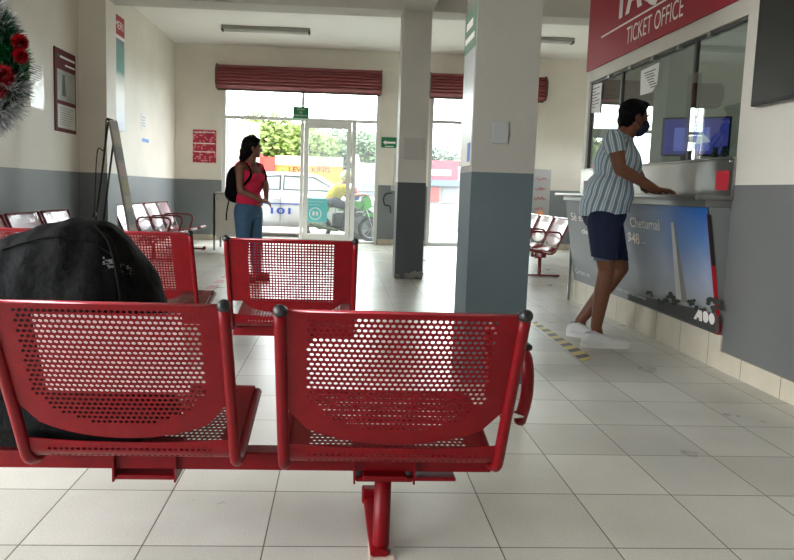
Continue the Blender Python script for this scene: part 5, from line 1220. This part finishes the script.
def motorcycle():
    c = ony(343, 240, 13.2); r = empty('motorcycle', (c.x, 13.2, -.02), math.radians(14), 'green and black motorcycle ridden past outside the glass door', 'motorcycle')
    M_G = mat('bright green plastic', (64, 190, 40), .35, coat=.4); M_K = mat('dark engine metal', (70, 72, 74), .4, metal=.6); ty = mat('tyre rubber', (40, 40, 42), .8); M_S = mat('silver fork', (180, 182, 182), .3, metal=.9)
    for x in (-.52, .58):
        M = Matrix.Translation((x, 0, .27)) @ Matrix.Rotation(PI/2, 4, 'X')
        w = MB().tube([M @ Vector((math.cos(t)*.235, math.sin(t)*.235, 0)) for t in [i*2*PI/30 for i in range(30)]], .038, 8, closed=True).obj('wheel', ty, r, True)
        MB().tube([M @ Vector((math.cos(t)*.19, math.sin(t)*.19, 0)) for t in [i*2*PI/30 for i in range(30)]], .014, 6, closed=True).obj('rim', M_S, w, True)
        sp = MB()
        for i in range(9): t = i*2*PI/9; sp.tube([M @ Vector((0, 0, 0)), M @ Vector((math.cos(t)*.19, math.sin(t)*.19, 0))], .007, 5)
        sp.obj('spokes', M_S, w)
    for s in (-1, 1): MB().tube([(.58, s*.07, .27), (.38, s*.07, .85)], .022, 8).obj('fork', M_S, r, True)
    MB().tube([(.36, -.33, .93), (.36, -.1, .9), (.40, 0, .88), (.36, .1, .9), (.36, .33, .93)], .014, 8).obj('handlebar', M_K, r, True)
    MB().prism([(-.1, -.11, .62), (.30, -.11, .66), (.40, -.11, .80), (.2, -.11, .84), (-.08, -.11, .76)], (0, .22, 0)).obj('fuel_tank', M_G, r)
    MB().prism([(.38, -.12, .62), (.56, -.12, .72), (.50, -.12, .95), (.38, -.12, .98)], (0, .24, 0)).obj('front_fairing', M_G, r)
    MB().prism([(.40, -.05, .52), (.74, -.05, .50), (.80, -.05, .44), (.70, -.05, .57), (.48, -.05, .6)], (0, .1, 0)).obj('mudguard', M_G, r)
    MB().prism([(-.75, -.12, .78), (-.1, -.12, .70), (-.06, -.12, .76), (-.3, -.12, .80), (-.78, -.12, .84)], (0, .24, 0)).obj('saddle', M_BLACKP, r)
    MB().prism([(-.8, -.1, .72), (-.35, -.1, .58), (-.3, -.1, .70), (-.78, -.1, .80)], (0, .2, 0)).obj('tail_panel', M_G, r)
    MB().box((-.22, -.13, .26), (.20, .13, .58), .05).obj('engine', M_K, r)
    MB().tube([(.1, -.15, .3), (-.2, -.17, .24), (-.75, -.19, .36)], [.025, .03, .05], 10).obj('exhaust', mat('dull olive exhaust', (120, 126, 92), .4, metal=.5), r, True)
    MB().tube([(-.52, -.1, .27), (0, -.1, .36)], .025, 8).obj('swing_arm', M_K, r, True)
    MB().ball((.52, 0, .84), .09, (.8, 1, 1)).obj('headlight', mat('headlight glass', (220, 225, 228), .1), r, True)
    # rider
    M = Matrix.Translation(r.location) @ Matrix.Rotation(math.radians(14), 4, 'Z')
    q = empty('person', r.location, math.radians(14), 'motorcycle rider in yellow shirt and pale helmet outside the glass door', 'person')
    V = Vector; pel, che, nb, hc = V((-.25, 0, .82)), V((-.12, 0, 1.02)), V((-.03, 0, 1.15)), V((.06, 0, 1.28)); I3 = rot_to((1, 0, -.1))
    prims = [('e', pel, (.13, .17, .12), I3), (pel, .12, che, .13), (che, .13, nb, .07), (nb, .06, hc, .055)]
    legs, arms = [], []
    for s in (-1, 1):
        hp_, kn, an_ = pel+V((.02, s*.10, -.02)), V((.16, s*.20, .66)), V((-.06, s*.19, .30))
        legs += [(hp_, .09, kn, .06), (kn, .058, an_, .04)]; prims += [(hp_, .08, kn, .05), (kn, .05, an_, .035), (an_, .035, an_+V((.14, 0, -.05)), .03)]
        sh, el, wr = nb+V((-.02, s*.17, -.06)), V((.10, s*.27, .93)), V((.33, s*.27, .96))
        prims += [(sh, .055, el, .042), (el, .04, wr, .027)]; arms.append((sh, el)); prims.append((V((-.05, 0, 1.10)), .06, sh, .055))
        Hm = Matrix((V((1, 0, -.15)).normalized(), V((0, -s, 0)), V((.15, 0, 1)).normalized())).transposed(); prims += hand_prims(wr, Hm, .95, curl=(.6, .9, .7))
    prims += head_prims(hc, I3, .95)
    link('body', blob(prims, .008, 4), M_SKIN, q, True)
    sh_p = [(pel+V((0, 0, .06)), .135, che, .15), (che, .15, nb+V((-.02, 0, -.05)), .085)] + [(V((-.06, 0, 1.08)), .075, s_, .07) for s_, e_ in arms] + [(s_, .07, s_.lerp(e_, .7), .055) for s_, e_ in arms]
    link('shirt', blob(sh_p, .010, 4), mat('yellow shirt cloth', (236, 212, 20), .8), q, True)
    link('trousers', blob([('e', pel+V((0, 0, -.02)), (.14, .18, .12), I3)] + [(a, ra+.012, b, rb+.012) for a, ra, b, rb in legs], .010, 4), mat('grey trousers', (78, 82, 92), .85), q, True)
    hl = blob([('e', hc+V((-.01, 0, .035)), (.135, .115, .125), I3)], .010, 3, ((hc+V((.06, 0, .02)), V((.8, 0, -.45)).normalized()), (hc+V((0, 0, -.07)), V((0, 0, -1))))); link('helmet', hl, mat('pale yellow green helmet', (206, 216, 130), .25, coat=.5), q, True)
    for s in (-1, 1): MB().ball(V((-.02, s*.19, .255)), .06, (2, .8, .7)).obj('shoe', M_BLACKP, q, True)
    b = empty('tank_bag', M @ V((.19, 0, .845)), math.radians(14), 'red and blue bag strapped on the motorcycle tank before the rider', 'bag')
    link('bag_body', blob([('e', V((0, 0, .13)), (.09, .13, .15), Matrix.Identity(3))], .012, 3), mat('red bag cloth', (214, 44, 60), .8), b, True)
    MB().box((-.06, -.15, .0), (.10, .15, .10), .03).obj('blue_pocket', mat('blue bag cloth', (44, 100, 200), .8), b)
motorcycle()

# painted wall across the street
YW = 21.0
wx = lambda x: ony(x, 165, YW).x
wz = lambda y: ony(300, y, YW).z
bld = empty('painted_wall', (0, YW, 0), 0, 'low street wall painted red, orange and yellow with white lettering across the street', 'painted wall')
mz0, mz1, mz2 = -.02, wz(165.5), wz(156)
def blk(name, x0, x1, z0, z1, c, d=.0, rough=.7): return MB().box((x0, -d, z0), (x1, .25, z1)).obj(name, mat('%s paint' % name, c, rough, var=.05), bld)
blk('red_block', wx(205), wx(275), mz0, wz(158), (232, 62, 44), .10); blk('red_block', wx(225), wx(262), wz(170), wz(155.5), (238, 110, 70), .14)
blk('cream_band', wx(275), wx(343), mz1, mz2, (240, 228, 190)); 
def mural():
    m, nt, b = new_mat('rainbow mural paint'); L = nt.links
    g = N(nt, 'ShaderNodeNewGeometry'); s = N(nt, 'ShaderNodeSeparateXYZ'); L.new(g.outputs['Position'], s.inputs[0])
    r = N(nt, 'ShaderNodeMapRange'); r.inputs['From Min'].default_value = 0; r.inputs['From Max'].default_value = mz1; L.new(s.outputs['Z'], r.inputs['Value'])
    cr = N(nt, 'ShaderNodeValToRGB'); e = cr.color_ramp.elements; e[0].position = 0; e[0].color = (*lin((244, 226, 60)), 1); e[1].position = 1; e[1].color = (*lin((238, 120, 40)), 1)
    k = e.new(.72); k.color = (*lin((248, 200, 40)), 1); L.new(r.outputs[0], cr.inputs[0]); L.new(cr.outputs[0], b.inputs['Base Color']); b.inputs['Roughness'].default_value = .7; return m
MB().box((wx(275), 0, mz0), (wx(343), .25, mz1)).obj('mural_block', mural(), bld)
for c, o0 in (((110, 200, 80), 0), ((150, 120, 210), 7)):
    a = wx(277); MB().prism([(a+(.12-o0*.03), -.004, wz(168+o0*.8)), (a+(.12-o0*.03), -.004, wz(172.5+o0*.8)), (a+.55-o0*.03, -.004, wz(182)), (a+.75-o0*.03, -.004, wz(180))], (0, -.002, 0)).obj('rainbow_stripe', mat('stripe %d' % o0, c, .7), bld)
text('lettering', 'LEVIN KING', (wx(289), -.006, wz(171.8)), (1, 0, 0), (0, 0, 1), wz(167)-wz(171.8), wx(330)-wx(289), mat('mauve lettering', (70, 28, 52), .7), bld, bold=.02)
# white shop front to the right
shp = empty('white_shop', (0, 20.0, 0), 0, 'white shop front with faint dark lettering across the street, seen through the sidelight', 'building')
sx = lambda x: ony(x, 175, 20.0).x; szz = lambda y: ony(365, y, 20.0).z
MB().box((sx(353), 0, 0), (sx(397), 2.5, szz(163))).obj('wall', mat('white shop wall', (236, 236, 234), .7), shp)
MB().prism([(sx(349), 0, szz(163)), (sx(352), 0, szz(153)), (sx(358), 0, szz(155)), (sx(360), 0, szz(163))], (0, 1.2, 0)).obj('gable', mat('white shop wall', (236, 236, 234), .7), shp)
MB().box((sx(353), -.02, 0), (sx(397), -.001, szz(182))).obj('shutter_door', mat('grey shop door', (140, 144, 154), .5), shp)
text('lettering', '& 3 TODO', (sx(355), -.004, szz(167.5)), (1, 0, 0), (0, 0, 1), szz(164.5)-szz(167.5), sx(374)-sx(355), mat('faint grey lettering', (176, 180, 184), .7), shp)
MB().box((sx(355), -.004, szz(173.2)), (sx(373), -.001, szz(172))).box((sx(360), -.004, szz(176)), (sx(371), -.001, szz(175.2))).obj('lettering_lines', mat('shop grey lettering', (150, 154, 160), .7), shp)
MB().box((sx(353), -.06, szz(190.5)), (sx(397), -.03, szz(188.8))).obj('rail', M_WHITE, shp)
# building and vehicle seen between the columns
by = 24.0; b_x = lambda x: ony(x, 170, by).x; b_z = lambda y: ony(445, y, by).z
rb = empty('red_shop', (0, by, 0), 0, 'red fronted shop with blue band across the street between the two columns', 'building')
MB().box((b_x(424), 0, 0), (b_x(505), 3, b_z(168))).obj('wall', mat('pale shop wall', (206, 200, 200), .8), rb)
MB().box((b_x(424), -.25, b_z(180)), (b_x(457), -.002, b_z(161))).obj('red_sign', mat('red shop sign', (206, 60, 84), .6), rb)
MB().box((b_x(424), -.3, b_z(186)), (b_x(462), -.002, b_z(180.3))).obj('blue_band', mat('blue shop band', (108, 128, 190), .6), rb)
MB().box((b_x(430), -.27, b_z(176)), (b_x(450), -.251, b_z(170))).obj('sign_lettering', mat('pink lettering band', (240, 200, 210), .6), rb)
MB().box((b_x(426), -.1, b_z(202)), (b_x(440), -.002, b_z(187))).obj('doorway', mat('red door', (200, 70, 70), .6), rb)
MB().box((b_x(443), -.06, b_z(203)), (b_x(458), -.002, b_z(188))).obj('window', mat('grey shop window', (150, 156, 160), .3), rb)

def tree(x, y_top, y_mid, Y, rad, c, label, seed, n=5200, leaf_=.17):
    base = ony(x, y_mid, Y); r = random.Random(seed); zt_ = ony(x, y_top, Y).z; zc = base.z
    root = empty('tree', (base.x, Y, -.02), 0, label, 'tree', 'trees across the street'); mb = MB()
    clumps = []
    for i in range(26):
        d = Vector((r.gauss(0, 1), r.gauss(0, 1), r.gauss(0, 1))).normalized()*r.random()**.33
        clumps.append((Vector((d.x*rad, d.y*rad*.7, zc+d.z*(zt_-zc))), rad*(.22+.2*r.random())))
    for i in range(n):
        c0_, cr_ = clumps[i % 26]; d = Vector((r.gauss(0, 1), r.gauss(0, 1), r.gauss(0, 1))).normalized()
        p = c0_ + d*cr_*(.6+.5*r.random()); a = Vector((r.gauss(0, 1), r.gauss(0, 1), r.gauss(0, .6))).normalized(); b = a.orthogonal().normalized()*leaf_*.3; a = a*leaf_*(.6+.6*r.random())
        mb.quad(p-a*.5, p+b, p+a*.5, p-b)
    mb.obj('foliage', mat('leaf %d' % seed, c, .7, var=.35, vscale=3), root)
    tk = MB().tube(bez([(0, 0, 0), (.1, 0, zc*.4), (-.05, 0, zc*.8), (0, 0, zc*1.1)], 5), .16, 10)
    for k in range(4): t = clumps[k*5][0]; tk.tube([(0, 0, zc*.7), t*.6+Vector((0, 0, zc*.3)), t], .06, 7)
    tk.obj('trunk', mat('grey bark', (110, 96, 82), .9, var=.2, vscale=9), root, True)
tree(262, 132, 148, 26, 2.1, (132, 158, 60), 'dense yellow green tree seen through the open doorway, leftmost of the row', 1, 9000, .26)
tree(290, 132, 148, 27, 1.6, (120, 150, 58), 'yellow green tree above the mauve lettering, second from the left', 2, 7000, .26)
tree(313, 130, 150, 30, 1.3, (110, 140, 110), 'small blue green tree seen through the closed glass door at its left', 3, 2600, .26)
tree(342, 134, 152, 32, 1.7, (112, 146, 104), 'hazy green tree behind the right edge of the closed glass door', 4, 3200, .26)
tree(367, 132, 150, 29, 1.3, (118, 148, 104), 'hazy green tree above the white shop front', 5, 3600, .26)
tree(231, 134, 152, 24, 1.3, (140, 160, 76), 'pale green tree seen through the open door leaf', 6, 3600, .24)
tree(438, 152, 160, 34, 1.2, (128, 146, 128), 'small faint tree above the red fronted shop', 8, 1500, .26)

# paint tones of the things out in the daylight
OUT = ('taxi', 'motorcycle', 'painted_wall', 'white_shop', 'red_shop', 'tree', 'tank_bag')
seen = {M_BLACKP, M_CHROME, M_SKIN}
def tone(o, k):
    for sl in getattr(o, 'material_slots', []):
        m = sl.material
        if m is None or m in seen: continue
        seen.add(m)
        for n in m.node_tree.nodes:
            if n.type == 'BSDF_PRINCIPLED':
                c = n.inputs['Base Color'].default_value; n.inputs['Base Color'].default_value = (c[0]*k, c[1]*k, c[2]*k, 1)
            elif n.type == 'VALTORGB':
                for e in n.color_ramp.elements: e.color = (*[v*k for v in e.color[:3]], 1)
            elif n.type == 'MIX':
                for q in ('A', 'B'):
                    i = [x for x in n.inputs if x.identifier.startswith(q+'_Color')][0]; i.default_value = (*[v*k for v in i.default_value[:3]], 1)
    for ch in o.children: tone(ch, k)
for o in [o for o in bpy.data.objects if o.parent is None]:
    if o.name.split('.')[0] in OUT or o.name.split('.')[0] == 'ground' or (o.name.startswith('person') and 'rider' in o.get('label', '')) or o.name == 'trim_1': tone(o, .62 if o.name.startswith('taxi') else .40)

# ------------------------------------------------------------------ light
w = bpy.data.worlds.new('world'); bpy.context.scene.world = w; w.use_nodes = True; nt = w.node_tree
bg = nt.nodes['Background']; bg.inputs['Color'].default_value = (.93, .97, 1.0, 1); bg.inputs['Strength'].default_value = 14.5
def portal(name, c, sx, sy, rot):
    l = bpy.data.lights.new(name, 'AREA'); l.shape = 'RECTANGLE'; l.size = sx; l.size_y = sy; l.cycles.is_portal = True
    o = bpy.data.objects.new(name, l); o.location = c; o.rotation_euler = rot; COL.objects.link(o)
portal('portal_entrance', ((A1+A2)/2, YB+.25, ZH/2), A2-A1, ZH, (-PI/2, 0, 0))
portal('portal_opening', ((B1+B2)/2, YB+.25, ZH/2), B2-B1, ZH, (-PI/2, 0, 0))
portal('portal_side', (XLN-.1, .4, 1.32), 2.65, 4.4, (0, -PI/2, 0))
portal('portal_added_bay', (XR2+.1, 10.75, 1.85), .5, 1.7, (0, PI/2, 0))  # sky portal for the added, unseen opening in the far right wall
bl = bpy.data.lights.new('booth_lamp', 'AREA'); bl.energy = 16; bl.size = 1.2; bo = bpy.data.objects.new('booth_lamp', bl); bo.location = (4.0, 4.9, ZC-.1); COL.objects.link(bo)
sun = bpy.data.lights.new('sun', 'SUN'); sun.energy = 4.0; sun.angle = math.radians(3); so = bpy.data.objects.new('sun', sun); so.rotation_euler = (math.radians(-28), math.radians(12), 0); COL.objects.link(so)

sc = bpy.context.scene
sc.view_settings.view_transform = 'Standard'; sc.view_settings.look = 'None'; sc.view_settings.exposure = 0.0
sc.cycles.max_bounces = 10; sc.cycles.diffuse_bounces = 5; sc.cycles.glossy_bounces = 4; sc.cycles.transparent_max_bounces = 16
sc.cycles.sample_clamp_indirect = 6; sc.cycles.use_denoising = True; sc.cycles.caustics_reflective = False; sc.cycles.caustics_refractive = False
